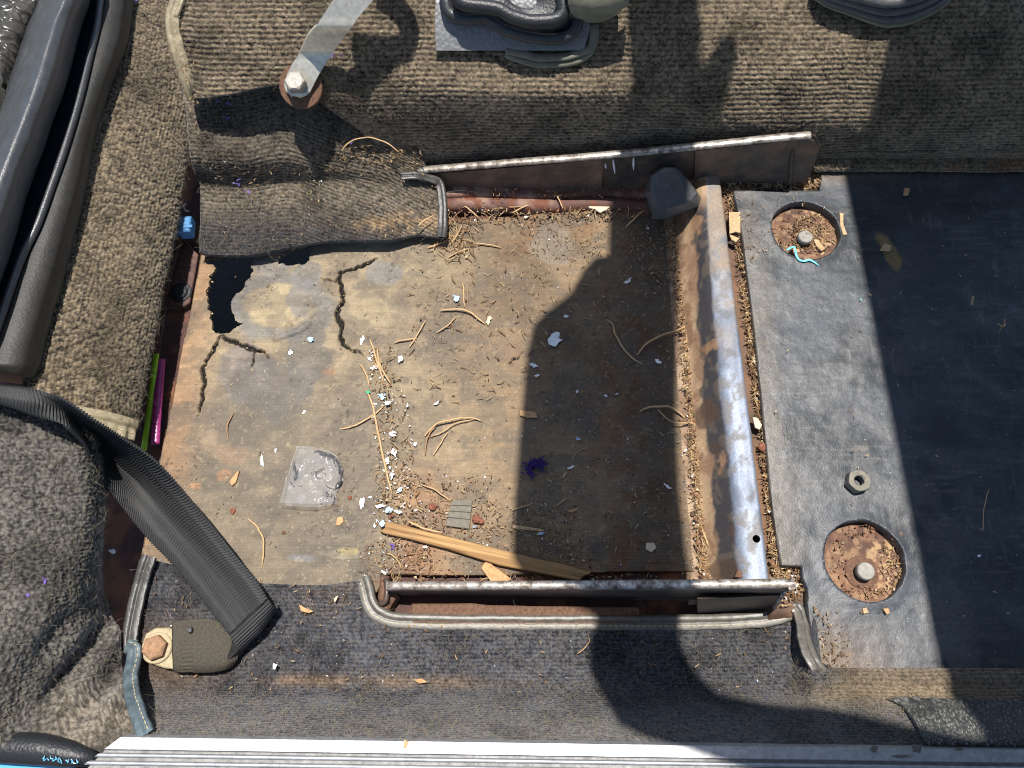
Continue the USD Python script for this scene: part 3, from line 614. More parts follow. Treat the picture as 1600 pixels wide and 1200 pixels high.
def d_flap(c, P, s, t, g):
    dk = sstep(300, 370, g[..., 1]) * sstep(700, 560, g[..., 0]); c = soil(c, blk * 1.05, dk * .85)
    c = soil(c, lin(70, 62, 54), sstep(260, 200, g[..., 1]) * .2)
    k = np.exp(-(((g[..., 0] - 590) / 40) ** 2 + ((g[..., 1] - 350) / 14) ** 2)) + np.exp(-(((g[..., 0] - 660) / 40) ** 2 + ((g[..., 1] - 345) / 16) ** 2)) + np.exp(-(((g[..., 0] - 640) / 50) ** 2 + ((g[..., 1] - 235) / 24) ** 2))
    return soil(c, lin(146, 122, 92), k * sstep(.4, .6, fbm(P * 150, 4, 5)) * .8)
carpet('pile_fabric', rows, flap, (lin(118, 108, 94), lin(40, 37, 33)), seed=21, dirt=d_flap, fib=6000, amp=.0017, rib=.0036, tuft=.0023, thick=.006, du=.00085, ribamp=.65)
binding('edge_binding', [(628, 274, .036), (645, 273, .036), (668, 277, .031), (686, 283, .027), (692, 296, .024), (695, 325, .021), (695, 350, .018), (693, 372, .013)], .0024, 'binding_black', flap, seed=8, fl=1.4, up=.0015, stitch=False)

# --- heelboard roll
prof = [(-.354, .094), (-.341, .0885), (-.323, .076), (-.305, .0615), (-.2965, .050), (-.2940, .043), (-.2985, .033), (-.309, .018), (-.322, .003)]
yy_ = np.array([.2, .21, .26, .33, .40, .47, .54, .62])
rows = [[np.array([a - .0035 + .003 * math.sin(q * 17) * (a < -.32), q, b]) for a, b in prof] for q in yy_]
for i, (dx_, dz_) in enumerate([(.0, -.004), (0, 0)]): rows[i] = [p + [dx_, 0, dz_] for p in rows[i]]
heel = thing('heelboard_carpet', 'thick brown loop carpet roll between the vinyl seat and the pan', 'carpet')
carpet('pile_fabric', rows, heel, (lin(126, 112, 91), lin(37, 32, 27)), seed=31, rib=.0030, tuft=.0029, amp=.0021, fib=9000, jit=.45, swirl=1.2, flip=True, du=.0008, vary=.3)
pe = np.array([[a, .1985, b + .001] for a, b in prof[:6]]) + [[0, -.0005, -.003]]
binding('edge_binding', pe + [[-.003, 0, .001]], .0042, 'binding_cream', heel, seed=12, fl=2.0, up=.001)

# --- side carpet at the lower left
R = '''-90,618,.135 0,622,.127 80,630,.115 118,640,.10 138,655,.08 142,660,.045
-90,720,.125 20,720,.117 92,720,.105 136,720,.09 154,720,.07 150,722,.035
-90,820,.12 20,820,.112 92,820,.10 137,820,.085 157,820,.065 152,822,.03
-90,915,.115 15,915,.105 85,915,.09 126,915,.072 146,918,.052 160,920,.02
-90,985,.11 10,985,.10 70,985,.082 108,985,.06 142,985,.04 186,985,.022
-90,1055,.105 0,1055,.09 52,1055,.068 98,1055,.048 146,1055,.036 194,1055,.026
-90,1115,.10 -10,1115,.08 42,1115,.064 98,1115,.054 158,1115,.05 208,1115,.048
-90,1168,.095 -10,1168,.078 56,1168,.07 108,1168,.066 163,1168,.062 226,1168,.060'''
rows = [[U(*map(float, p.split(','))) for p in l.split()] for l in R.splitlines()]
side = thing('side_carpet', 'grey brown carpet bulging over the side at the lower left, creased at the sill', 'carpet')
def fold(P, N, s, t):
    g = PX(P); u = (g[..., 0] * .78 + g[..., 1] * .62); m = sstep(930, 1010, g[..., 1]) * sstep(40, 90, g[..., 0]) * sstep(215, 180, g[..., 0]) * sstep(1165, 1090, g[..., 1])
    return P + N * (.0048 * m * np.sin((u - 690) / 26 * np.pi / 1.0 * .9))[..., None]
def d_side(c, P, s, t, g):
    c = soil(c, lin(116, 104, 88), sstep(1040, 1120, g[..., 1]) * sstep(40, 110, g[..., 0]) * .45)
    return c
carpet('pile_fabric', rows, side, (lin(114, 109, 101), lin(42, 40, 39)), seed=41, rib=.0027, tuft=.0027, amp=.0017, fib=2600, lump=.35, jit=.6, swirl=2, du=.00085, coords=lambda P: (P[..., 0] - .8 * P[..., 2], -P[..., 1] - .4 * P[..., 2]), dirt=d_side, post=fold)

# --- sill carpet
top = [(196, 1020, .02), (212, 960, .016), (226, 872, .014), (262, 880, .012), (330, 900, .012), (420, 912, .012), (500, 914, .012), (562, 908, .012), (574, 925, .012), (590, 952, .012), (625, 966, .012), (720, 970, .012), (860, 971, .012), (1000, 971, .012), (1120, 970, .012), (1200, 960, .013), (1240, 950, .014), (1256, 940, .02), (1270, 940, .027), (1284, 1044, .032), (1360, 1044, .036), (1480, 1044, .036), (1620, 1046, .036), (1800, 1050, .036)]
bot = lambda x_: 1152 + .013 * (x_ - 200)
rows = [[] for _ in range(6)]
for p in top:
    x_, y_, z_ = p; dx_ = 10 if x_ < 230 else 0; w = sstep(1235, 1275, x_)
    L1 = [(y_, z_), (y_ + .22 * (1072 - y_), .012), (y_ + .6 * (1072 - y_), .0105), (1072, .013), (1112 + .006 * (x_ - 200), .04), (bot(x_), .066)]
    L2 = [(y_, z_), (1060, .037), (1073, .036), (1087, .037), (1122, .051), (bot(x_), .066)]
    for i, (a, b_) in enumerate(zip(L1, L2)): rows[i].append(U(x_ + dx_ * i / 5, a[0] * (1 - w) + b_[0] * w, a[1] * (1 - w) + b_[1] * w))
sill = thing('sill_carpet', 'black felted carpet along the inner sill, from the belt anchor to the vinyl cover', 'carpet')
def d_sill(c, P, s, t, g):
    n = fbm(P * 45, 4, 303)
    c = soil(c, lin(112, 92, 74), .75 * np.exp(-((g[..., 1] - 1064 - .012 * (g[..., 0] - 500)) / 10) ** 2) * sstep(370, 460, g[..., 0]) * sstep(900, 600, g[..., 0]) * sstep(.2, .6, n))
    c = soil(c, lin(96, 92, 86), sstep(1085, 1150, g[..., 1]) * .5)
    c = soil(c, lin(120, 96, 70), np.exp(-(((g[..., 0] - 270) / 70) ** 2 + ((g[..., 1] - 1030) / 50) ** 2)) * .5 + np.exp(-(((g[..., 0] - 530) / 60) ** 2 + ((g[..., 1] - 935) / 26) ** 2)) * .45 * sstep(.3, .6, n))
    c = soil(c, lin(120, 104, 84), sstep(1280, 1330, g[..., 0]) * sstep(1100, 1070, g[..., 1]) * .7)
    return soil(c, lin(130, 112, 86), sstep(1200, 1300, g[..., 0]) * np.exp(-((g[..., 1] - 1090) / 18) ** 2) * .5)
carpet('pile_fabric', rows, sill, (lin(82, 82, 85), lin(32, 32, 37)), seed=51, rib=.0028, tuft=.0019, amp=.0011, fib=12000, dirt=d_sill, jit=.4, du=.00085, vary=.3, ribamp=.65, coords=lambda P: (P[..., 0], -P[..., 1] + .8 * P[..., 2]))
binding('edge_binding', [(572, 902, .010), (577, 918, .011), (582, 938, .012), (592, 953, .012), (612, 962, .012), (650, 965, .012), (720, 966, .012), (860, 967, .012), (1000, 967, .012), (1120, 966, .012), (1190, 961, .014), (1226, 953, .016), (1245, 946, .018), (1252, 950, .02)], .0030, 'binding', sill, seed=21, n=240, up=.001)
binding('edge_binding', [(1246, 946, .02), (1253, 956, .021), (1258, 975, .024), (1260, 996, .028), (1266, 1016, .032), (1277, 1036, .035), (1287, 1048, .034)], .0026, 'binding', sill, seed=25, up=.001, stitch=False)
binding('edge_binding', [(229, 868, .02), (224, 880, .02), (214, 915, .018), (206, 950, .018), (199, 985, .018), (197, 1005, .018), (201, 1014, .018)], .0030, 'binding_black', sill, seed=31, side=-1, fl=1.8, stitch=False, up=.001)
o = binding('edge_binding', [(199, 1014, .022), (206, 1017, .024), (205, 1032, .026), (201, 1055, .032), (202, 1080, .042), (208, 1105, .053), (217, 1130, .062), (226, 1152, .066)], .0034, 'binding_blue', sill, seed=35, side=-1, fl=1.0, up=.001)
for pts, par in PILES: pile('loose_pile', 'fibre', pts, par)

# --- vinyl cover at the lower right
R = '''1384,1092,.040 1410,1090,.043 1470,1092,.044 1560,1094,.044 1680,1098,.044 1800,1100,.044
1412,1106,.048 1440,1104,.051 1490,1104,.052 1570,1106,.052 1680,1110,.052 1800,1112,.052
1430,1130,.060 1460,1128,.062 1510,1128,.063 1580,1130,.063 1680,1134,.063 1800,1136,.063
1444,1158,.068 1470,1158,.069 1520,1159,.069 1590,1160,.069 1680,1162,.069 1800,1166,.069
1446,1168,.06 1470,1169,.06 1520,1170,.06 1590,1172,.06 1680,1174,.06 1800,1178,.06'''
rows = [[U(*map(float, p.split(','))) for p in l.split()] for l in R.splitlines()]
P = sheet(rows, .0006); N = grid_normals(P)
pts_ = np.random.default_rng(7).uniform(P.reshape(-1, 3).min(0), P.reshape(-1, 3).max(0), (2600, 3)); pts_[:, 2] = 0
Pf = P.reshape(-1, 3) * [1, .6, 0]; pts_ = pts_ * [1, .6, 0]
d, _ = cKDTree(pts_).query(Pf, k=2); cell = (d[:, 1] - d[:, 0]).reshape(P.shape[:2]); ck = sstep(0, .0010, cell); P = P + N * (.0013 * ck)[..., None]; cg = mixc(lin(44, 44, 42), mixc(lin(88, 87, 82), lin(122, 120, 112), fbm(P * 60, 4, 4)), ck)
vc_ = thing('sill_cover', 'grey grained vinyl cover over the carpet at the lower right by the sill plate', 'vinyl trim')
obj('vinyl', grid_mesh(skirt(P, N, .003)), M['vinyl_grain'], vc_, smooth=True, col=np.pad(cg, ((1, 1), (1, 1), (0, 0)), mode='edge').reshape(-1, 3))

# ---------------------------------------------------------------- aluminium sill plate
sp_ = thing('sill_plate', 'ribbed bright aluminium door sill plate along the lower edge', 'sill plate')
e0, e1 = U(192, 1150, .070), U(1700, 1172, .070); dr = (e1 - e0) / np.linalg.norm(e1 - e0); nr = np.array([dr[1], -dr[0], 0])   # nr points to the outside
EL = np.linalg.norm(e1 - e0)
def plate_row(w, z, ext=0.0): return [e0 + nr * w - dr * min(w, .03) * 1.25 + [0, 0, z], e1 + nr * w + [0, 0, z]]
prof = [(-.001, -.004), (0, 0), (.0006, .0012), (.0018, .0016), (.0076, .0016), (.0082, .0006), (.0084, -.001)]
def strip(prof, n=260):
    out = []
    for w, z in prof:
        a, b_ = plate_row(w, z); out.append(a + (b_ - a) * np.linspace(0, 1, n)[:, None])
    P = np.array(out); P[..., 2] += .0004 * (fbm(P[..., [0, 0, 0]] * 20, 2, 3) - .5); return P
def solid_strip(prof):
    v, f = grid_mesh(strip(prof)); return v, f
obj('flat_band', solid_strip(prof), M['aluminium'], sp_, smooth=35)
obj('base', solid_strip([(.0082, -.0014), (.040, -.0016), (.0405, -.03)]), M['alu_dull'], sp_, smooth=35)
for i in range(6):
    w = .0098 + i * .0046
    obj('ridge', solid_strip([(w, -.0016), (w + .0003, .0006), (w + .0009, .0013), (w + .0020, .0013), (w + .0026, .0006), (w + .0029, -.0016)]), M['aluminium'], sp_, smooth=50)
# stains where the sealing has stuck to the plate
for i, (px, py, rx, ry) in enumerate([(634, 1162, 5, 8), (1366, 1170, 6, 7), (1433, 1170, 9, 8), (1408, 1182, 16, 3), (1500, 1170, 7, 3)]):
    rg = np.random.default_rng(i); a = np.linspace(0, 2 * np.pi, 26)[:-1]; k = rg.uniform(.55, 1.15, 25)
    q = U(px + rx * k * np.cos(a), py + ry * k * np.sin(a), .0722)
    obj('glue_stain', prism(q[:, :2], .0714, .0722, .0003), M['bark'] if i == 0 else M['binding'], sp_)
# black door seal and the blue body below it
q = U3([(-70, 1160, .066), (0, 1166, .066), (60, 1170, .066), (110, 1178, .066), (140, 1185, .064), (152, 1189, .06)])
seal = thing('door_seal', 'black rubber door seal tube at the lower left corner with pale blue scuffs', 'door seal')
obj('seal_tube', tube(q, [.0092, .0095, .0096, .0095, .008, .004], 24, n=60), M['rubber_plain'], seal, smooth=True)
rg = np.random.default_rng(5); L_ = []
for i in range(15):
    px = 66 + i * 4 + rg.uniform(-2, 2); pl = U3([(px, 1181 + rg.uniform(-2, 3) + i * .5, .0757), (px + rg.uniform(-1, 3), 1185 + rg.uniform(-2, 3) + i * .4, .0755), (px + rg.uniform(-2, 6), 1186 + rg.uniform(-3, 4) + i * .4, .0753)])
    L_.append(tube(pl, [.0002, .0004, .0002], 5, .5, n=7))
obj('paint_scuffs', cat(L_), M['paint_blue'], seal, kind='stuff')
P = sheet([[U(-80, 1186, .05), U(60, 1194, .05), U(170, 1206, .05)], [U(-80, 1206, .05), U(60, 1210, .05), U(170, 1214, .05)], [U(-80, 1240, .035), U(60, 1240, .035), U(170, 1240, .035)], [U(-80, 1250, -.06), U(60, 1250, -.06), U(170, 1250, -.06)]], .003)
bd_ = thing('car_body', 'light blue painted car body edge under the black door seal', 'car body'); obj('painted_sill', grid_mesh(P), M['paint_blue'], bd_, smooth=True)
# ---------------------------------------------------------------- vinyl seat at the left
seat = thing('seat_cushion', 'black vinyl seat side with a fat grey highlit bolster and piping at the upper left', 'seat')
BR = [(-60, 84, 156), (0, 59, 139), (42, 40, 125), (120, 12, 105), (215, -26, 72), (300, -62, 42), (400, -102, 12), (500, -142, -24)]
P = sheet([[U(a + (b_ - a) * w, y_, z) for w, z in ((-.06, .105), (.06, .135), (.25, .156), (.5, .165), (.75, .158), (.95, .138), (1.03, .112))] for y_, a, b_ in BR], .0018)
N = grid_normals(P); P = P + N * (.0016 * (fbm(P * 40, 3, 2) - .5) + .0011 * (fbm(P * [160, 30, 60], 3, 5) - .5))[..., None]
obj('bolster', grid_mesh(P), M['vinyl'], seat, smooth=True)
PI_ = [(-60, 168), (0, 157), (48, 150), (88, 140), (150, 125), (212, 107), (300, 77), (347, 60), (405, 33), (455, 15), (505, -2), (560, -24)]
pxi = lambda y_: np.interp(y_, [p[0] for p in PI_], [p[1] for p in PI_]); bxi = lambda y_: np.interp(y_, [p[0] for p in BR], [p[2] for p in BR])
P = sheet([[U(bxi(y_) - 14, y_, .11), U(bxi(y_), y_, .115), U(.5 * (bxi(y_) + pxi(y_)), y_, .117), U(pxi(y_) + 3, y_, .117)] for y_ in (-60, 0, 60, 120, 200, 300, 400, 480, 560)], .0016)
P = P + grid_normals(P) * (.0012 * (fbm(P * 300, 3, 9) - .5))[..., None]
obj('cloth_strip', grid_mesh(P), M['cloth_navy'], seat, smooth=True)
obj('piping', tube(U3([(x_, y_, .123) for y_, x_ in PI_]), .0028, 14, n=140), M['vinyl'], seat, smooth=True)
SK = [(-60, 218), (0, 207), (70, 197), (140, 172), (210, 150), (300, 132), (350, 119), (425, 100), (487, 82), (537, 68), (572, 60)]
sxi = lambda y_: np.interp(y_, [p[0] for p in SK], [p[1] for p in SK])
rows = [[U(pxi(y_) + (sxi(y_) - pxi(y_)) * w, y_, z) for w, z in ((0, .116), (.12, .120), (.4, .118), (.75, .111), (.95, .101), (1, .082))] for y_ in (-60, 0, 70, 140, 210, 300, 350, 425, 487, 540, 568)]
rows += [[U(x_, y_, z) for x_, y_, z in ((-30, 580, .114), (-18, 581, .114), (0, 583, .113), (30, 588, .108), (48, 590, .099), (56, 584, .082))], [U(x_, y_, z) for x_, y_, z in ((-30, 594, .085), (-18, 595, .085), (0, 596, .085), (30, 600, .08), (46, 600, .078), (54, 590, .07))]]
P = sheet(rows, .0018); N = grid_normals(P); P = P + N * (.0018 * (fbm(P * 22, 3, 3) - .5))[..., None]
obj('skirt', grid_mesh(P), M['vinyl_brown'], seat, smooth=True)
P = sheet([[U(x_, y_, z) for x_, z in ((-60, .135), (0, .138), (x1 - 8, .13), (x1 + 10, .11))] for y_, x1 in ((-60, 92), (0, 64), (60, 36), (130, 16), (200, -6), (300, -30))], .0013)
N = grid_normals(P); rg = np.random.default_rng(2); q = rg.uniform(P.reshape(-1, 3).min(0), P.reshape(-1, 3).max(0), (420, 3)) * [1, 1, 0]
d, _ = cKDTree(q).query(P.reshape(-1, 3) * [1, 1, 0], k=2); P = P + N * (.0022 * sstep(0, .003, (d[:, 1] - d[:, 0])).reshape(P.shape[:2]) + .002 * fbm(P * 120, 3, 4))[..., None]
obj('crinkled_panel', grid_mesh(P), vcmat('crinkle', .25, .6, bump=(300, .3, .001), base=(.05, .045, .036)), seat, smooth=True)

# ---------------------------------------------------------------- seat belt
belt = thing('seat_belt', 'black ribbed seat belt webbing coming down from the left to a rusty anchor', 'seat belt')
UP = [(-40, 600, .140), (0, 602, .141), (50, 607, .142), (95, 623, .138), (150, 660, .120), (190, 685, .098), (235, 715, .080), (275, 755, .064), (330, 820, .05), (372, 872, .044), (402, 908, .042), (419, 936, .040)]
LO = [(-40, 626, .142), (0, 632, .140), (56, 651, .136), (108, 668, .126), (131, 690, .108), (150, 738, .076), (186, 785, .050), (222, 832, .040), (258, 870, .036), (290, 906, .034), (326, 951, .034), (358, 992, .036)]
MI = []
for i, (a, b_) in enumerate(zip(UP, LO)):
    m = [(p + q) / 2 for p, q in zip(a, b_)]; k = [0, 0, 0, .008, .034, .036, .024, .009, .003, 0, 0, 0][i]
    MI.append((m[0], m[1], m[2] + (.004 if i < 3 else 0) - k))
def dense(L_, n=520): return interp(U3(L_), n)
A, B_, C_ = dense(UP), dense(MI), dense(LO)
rows = [A, A * .72 + B_ * .28 + [0, 0, .002], B_, C_ * .72 + B_ * .28 + [0, 0, .0015], C_]
P = PchipInterpolator([0, .25, .5, .75, 1], np.array(rows), axis=0)(np.linspace(0, 1, 44)).transpose(1, 0, 2)
N = grid_normals(P); s, t = arc(P)
rib = np.cos(2 * np.pi * (t + .0016 * np.sin(s * 40)) / .0023)
P1 = P + N * (.00062 * rib)[..., None]
def shell(P, N, th):
    v0, f0 = grid_mesh(P); v1 = (P - N * th).reshape(-1, 3); n, m = P.shape[:2]; k = n * m
    i = np.arange(k).reshape(n, m); rim = np.r_[i[0, :-1], i[:-1, -1], i[-1, :0:-1], i[:0:-1, 0]]; nx = np.roll(rim, -1)
    return np.r_[v0, v1], np.r_[f0, f0[:, ::-1] + k, np.c_[rim, rim + k, nx], np.c_[nx, rim + k, nx + k]]
obj('webbing', shell(P1, N, .0016), M['webbing'], belt, smooth=True)
# the turn at the end of the run, then the stitched tab
E0, E1 = A[-1], C_[-1]; along = (A[-1] - A[-12]); along /= np.linalg.norm(along)
loop = []
for w in np.linspace(0, np.pi, 26):
    loop.append((math.sin(w) * .0115, -(1 - math.cos(w)) * .0105))
Pl = np.array([[E0 + (E1 - E0) * u + along * (a * (1.0 if u > .5 else .55 + .9 * u)) + [0, 0, b_] for u in np.linspace(0, 1, 30)] for a, b_ in loop])
Nl = grid_normals(Pl); s, t = arc(Pl)
Pl = sheet(Pl, .0016, .0005); Nl = grid_normals(Pl); s, t = arc(Pl); Pl = Pl + Nl * (.0005 * np.cos(2 * np.pi * t / .0023))[..., None]
obj('webbing_turn', grid_mesh(Pl), M['webbing'], belt, smooth=True)
R = '''269,972,.024 269,990,.026 269,1015,.027 270,1036,.025 271,1050,.02
290,968,.026 291,990,.028 292,1015,.029 292,1037,.027 291,1052,.021
322,966,.027 322,990,.028 322,1015,.029 322,1038,.027 322,1052,.021
345,972,.026 350,990,.026 352,1012,.027 352,1034,.026 350,1048,.02
366,978,.023 378,990,.02 376,1010,.021 372,1028,.02 366,1040,.016'''
P = sheet([[U(*map(float, p.split(','))) for p in l.split()] for l in R.splitlines()], .0008); N = grid_normals(P); s, t = arc(P); g = PX(P)
P = P + N * (.0003 * np.cos(2 * np.pi * t / .0019) + .0005 * (np.abs(g[..., 0] - 292) < 9) * np.cos(2 * np.pi * s / .003))[..., None]
obj('stitched_tab', shell(P, N, .003), M['webbing_dusty'], belt, smooth=True)
P = U3([(421, 938, .03), (414, 962, .024), (402, 990, .02), (386, 1012, .018), (364, 1036, .015)]); Q = U3([(360, 990, .036), (362, 996, .034), (362, 1004, .03), (360, 1014, .028), (352, 1030, .024)])
P = sheet(np.array([interp(P, 30), interp(P, 30) * .5 + interp(Q, 30) * .5 + [0, 0, .006], interp(Q, 30)]), .0008); N = grid_normals(P); s, t = arc(P)
obj('webbing_return', shell(P + N * (.00035 * np.cos(2 * np.pi * t / .002))[..., None], N, .0016), M['webbing'], belt, smooth=True)
hl = U(296, 984, .0305); obj('stitch_hole', disc(hl, .0022, .026, .0306, .0004, 16), M['rubber_plain'], belt)
pl = U3([(222, 1006, .02), (228, 990, .02), (243, 981, .02), (262, 980, .022), (272, 985, .024), (272, 1046, .022), (256, 1044, .02), (238, 1038, .02), (226, 1024, .02)])
anchor = thing('belt_anchor', 'cream anchor plate with a big rusty hexagon bolt at the end of the belt', 'belt anchor')
obj('plate', prism(pl[:, :2], .016, .0205, .001), M['cream_steel'], anchor)
o = U(243, 1012, .0235); obj('washer', disc(o, .0112, .0200, .0222, .0006, 36), M['cream_steel'], anchor)
hexm = cat([disc(o, .0090, .0222, .0276, .0012, 6, .35), disc(o, .0068, .0274, .0280, .0003, 30)])
obj('bolt', hexm, vcmat('bolt_rust', .8, .3, bump=(500, .6, .0007), var=(300, .35), base=tuple(lin(150, 116, 88))), anchor)

# ---------------------------------------------------------------- seat rails
M['rail_face'] = usdkit.material(stage, '/World/Looks/rail_face', {
    'g': ('geometry', {}), 'n': ('noise_texture', {'scale': 55.0, 'detail': 6.0, 'roughness': .7}), 'r': ('rgb_ramp', {'ramp': [(.3, tuple(lin(46, 42, 40))), (.5, tuple(lin(74, 65, 58))), (.62, tuple(lin(98, 78, 64))), (.75, tuple(lin(88, 83, 78)))]}),
    'n2': ('noise_texture', {'scale': 600.0, 'detail': 4.0}), 'b': ('bump', {'strength': .3, 'distance': .0005}), 'p': ('principled_bsdf', {'roughness': .45, 'specular_ior_level': .6, 'metallic': .25})},
    [('g.position', 'n.vector'), ('n.fac', 'r.fac'), ('r.color', 'p.base_color'), ('g.position', 'n2.vector'), ('n2.fac', 'b.height'), ('b.normal', 'p.normal')], surface='p.BSDF')
M['rail_lip'] = usdkit.material(stage, '/World/Looks/rail_lip', {
    'g': ('geometry', {}), 'n': ('noise_texture', {'scale': 120.0, 'detail': 6.0, 'roughness': .75}), 'r': ('rgb_ramp', {'ramp': [(.38, tuple(lin(70, 60, 54))), (.5, tuple(lin(150, 140, 128))), (.62, tuple(lin(205, 200, 192)))]}),
    'mr': ('map_range', {'from_min': .4, 'from_max': .65, 'to_min': .25, 'to_max': .85}), 'p': ('principled_bsdf', {'roughness': .42, 'specular_ior_level': .6})},
    [('g.position', 'n.vector'), ('n.fac', 'r.fac'), ('r.color', 'p.base_color'), ('n.fac', 'mr.value'), ('mr.result', 'p.metallic')], surface='p.BSDF')
def on_plane(pts, y0, k, xr):
    out = []
    for px, py in pts:
        dx, dy = (px - 800) / FPX, (600 - py) / FPX; wy = dy * math.cos(PITCH) + math.sin(PITCH); wz = -math.cos(PITCH) + dy * math.sin(PITCH)
        t = (y0 - k * xr) / (wy - k * dx); out.append((dx * t, wy * t, HC + wz * t))
    return np.array(out)
def plate(pts, th, shift, fy):
    m = trimesh.creation.extrude_polygon(Polygon(pts[:, [0, 2]]).buffer(0), th, engine='earcut'); v = m.vertices.copy()
    m.vertices = np.c_[v[:, 0], fy(v[:, 0]) + shift + v[:, 2], v[:, 1]]; m.fix_normals(); return m
k1 = -.008 / .3276; f1 = lambda x_: .4515 + k1 * (x_ + .0826)
on1 = lambda pts: on_plane(pts, .4515, k1, -.0826)
rail = thing('seat_rail', 'long sloping steel seat rail standing against the tunnel carpet', 'seat rail')
full = on1([(655, 263), (965, 238), (1250, 209), (1264, 208), (1275, 214), (1281, 228), (1277, 246), (1268, 266), (1259, 290), (1128, 290), (800, 302), (692, 300), (660, 276)])
obj('web_plate', plate(full, .002, 0, f1), M['rail_face'], rail)
obj('front_plate', plate(on1([(664, 268), (800, 257), (944, 244), (941, 270), (940, 294), (800, 300), (694, 300), (668, 276)]), .0022, -.0034, f1), M['rail_face'], rail)
obj('front_plate', plate(on1([(1086, 231), (1250, 213), (1263, 212), (1272, 217), (1277, 229), (1273, 246), (1264, 266), (1255, 288), (1128, 288), (1084, 290)]), .0022, -.0034, f1), M['rail_face'], rail)
lipp = on1([(654, 264), (800, 252), (965, 238.5), (1110, 224), (1250, 210), (1266, 209)])
obj('lip', tube(interp(lipp, 80) + [0, -.0015, 0], .0038, 12, .62, n=None), M['rail_lip'], rail, smooth=True)
obj('pressed_bead', tube(on1([(1238, 229), (1236, 245), (1234, 268), (1231, 286)]) + [0, -.0036, 0], [.0012, .0022, .0022, .0014], 10, n=16), M['rail_face'], rail, smooth=True)
for a, b_ in (((958, 249), (961, 270)), ((990, 246), (990, 265)), ((945, 254), (947, 262))):
    obj('paint_drip', tube(on1([a, ((a[0] + b_[0]) / 2, (a[1] + b_[1]) / 2), b_]) + [0, -.0004, 0], [.0012, .0020, .0008], 8, .6, n=8), M['paper'], rail, smooth=True)
k2 = -.0047 / .283; f2 = lambda x_: .0752 + k2 * (x_ + .0928)
on2 = lambda pts: on_plane(pts, .0752, k2, -.0928)
r2 = thing('seat_rail', 'lower straight seat rail with a worn bright top lip beside the edged sill carpet', 'seat rail')
xs = np.linspace(-.0935, .193, 80); zt = .030 + (xs + .0935) / .2865 * .050
pr = [(.0040, -.005), (.0046, -.002), (.0036, .0), (.001, .0008), (-.0012, .0002), (-.0020, -.0016), (-.0018, -.006)]
P = np.array([np.c_[xs, f2(xs) + a, zt + b_] for a, b_ in pr]); P = sheet(P, .0015, .0004); P[..., 2] += .0005 * (fbm(P[..., [0, 0, 0]] * 40, 3, 1) - .5)
obj('lip', grid_mesh(P), M['rail_lip'], r2, smooth=True)
obj('web_plate', trimesh.Trimesh(*(lambda P: grid_mesh(P))(np.array([np.c_[xs, f2(xs) - .0016 - .0004 * (i == 0), (zt - .004) if i == 0 else np.full_like(xs, -.006)] for i in range(2)])), process=False), M['rail_face'], r2)
obj('web_plate', trimesh.Trimesh(*(lambda P: grid_mesh(P))(np.array([np.c_[xs, f2(xs) + .0036 + .0002 * i, (zt - .004) if i == 0 else np.full_like(xs, -.006)] for i in range(2)])), process=False), M['rail_face'], r2)
tip = U3([(1230, 913, .078), (1248, 911, .078), (1246, 917, .076), (1236, 924, .074), (1228, 925, .074)]); obj('pointed_end', prism(tip[:, :2], .074, .0795, .0006), M['rail_lip'], r2)
s1 = U3([(1090, 936, .05), (1222, 930, .05), (1212, 952, .012), (1090, 958, .012)]); obj('side_plate', trimesh.Trimesh(np.r_[s1, s1 - [0, -.002, .002]], [[0, 1, 2], [0, 2, 3], [4, 6, 5], [4, 7, 6], [0, 4, 5], [0, 5, 1], [1, 5, 6], [1, 6, 2], [2, 6, 7], [2, 7, 3]], process=False), M['rail_face'], r2)
obj('side_flange', tube(U3([(1224, 927, .055), (1216, 940, .035), (1207, 954, .014)]), .0016, 8, n=12), M['rail_lip'], r2, smooth=True)
lg = U3([(643, 943, .014), (700, 943, .014), (735, 942, .014), (760, 945, .014), (840, 947, .014), (1000, 948, .014), (1000, 975, .014), (643, 975, .014)]); obj('ledge', prism(lg[:, :2], -.006, .014, .001), M['rust'], floor)
lump = U3([(594, 898, .012), (608, 900, .012), (606, 912, .012), (618, 918, .012), (621, 930, .012), (612, 944, .012), (606, 955, .012), (596, 956, .012), (590, 930, .012)]); obj('rusty_bracket', prism(lump[:, :2], -.005, .012, .002), M['rust'], floor)
obj('rusty_bracket', tube(U3([(603, 905, .016), (605, 922, .018), (603, 938, .017), (594, 944, .014)]), .0022, 8, n=16), M['rail_face'], floor, smooth=True)

# ---------------------------------------------------------------- steel strap with bolt
strap = thing('buckle_strap', 'bent shiny steel strap bolted to the tunnel carpet through a rusty washer', 'steel strap')
SR = [((455, 149, .113), (470, 153, .113)), ((447, 142, .1135), (480, 148, .1135)), ((444, 132, .1145), (487, 138, .1145)), ((447, 120, .116), (493, 126, .116)), ((456, 101, .118), (506, 103, .118)), ((465, 87, .1205), (518, 86, .1205)), ((469, 80, .123), (522, 80, .123)),
      ((478, 62, .137), (534, 62, .137)), ((487, 49, .1475), (545, 48, .1475)), ((492, 43, .150), (549, 43, .150)), ((503, 27, .153), (560, 27, .153)), ((514, 10, .156), (574, 11, .156)), ((536, -24, .162), (600, -24, .162))]
SO = [.007, .007, .007, .0075, .008, .0085, .0095, .017, .024, .026, .028, .030, .034]
SR = [((a[0], a[1], tz(a[1]) + o_), (b_[0], b_[1], tz(b_[1]) + o_)) for (a, b_), o_ in zip(SR, SO)]
P = sheet([[U(*a), U(*[(p + q) / 2 for p, q in zip(a, b_)]), U(*b_)] for a, b_ in SR], .0012); N = grid_normals(P)
P = P + N * (.0004 * (fbm(P * 60, 2, 3) - .5))[..., None]
obj('strap', shell(P, N, .003), M['steel'], strap, smooth=40)
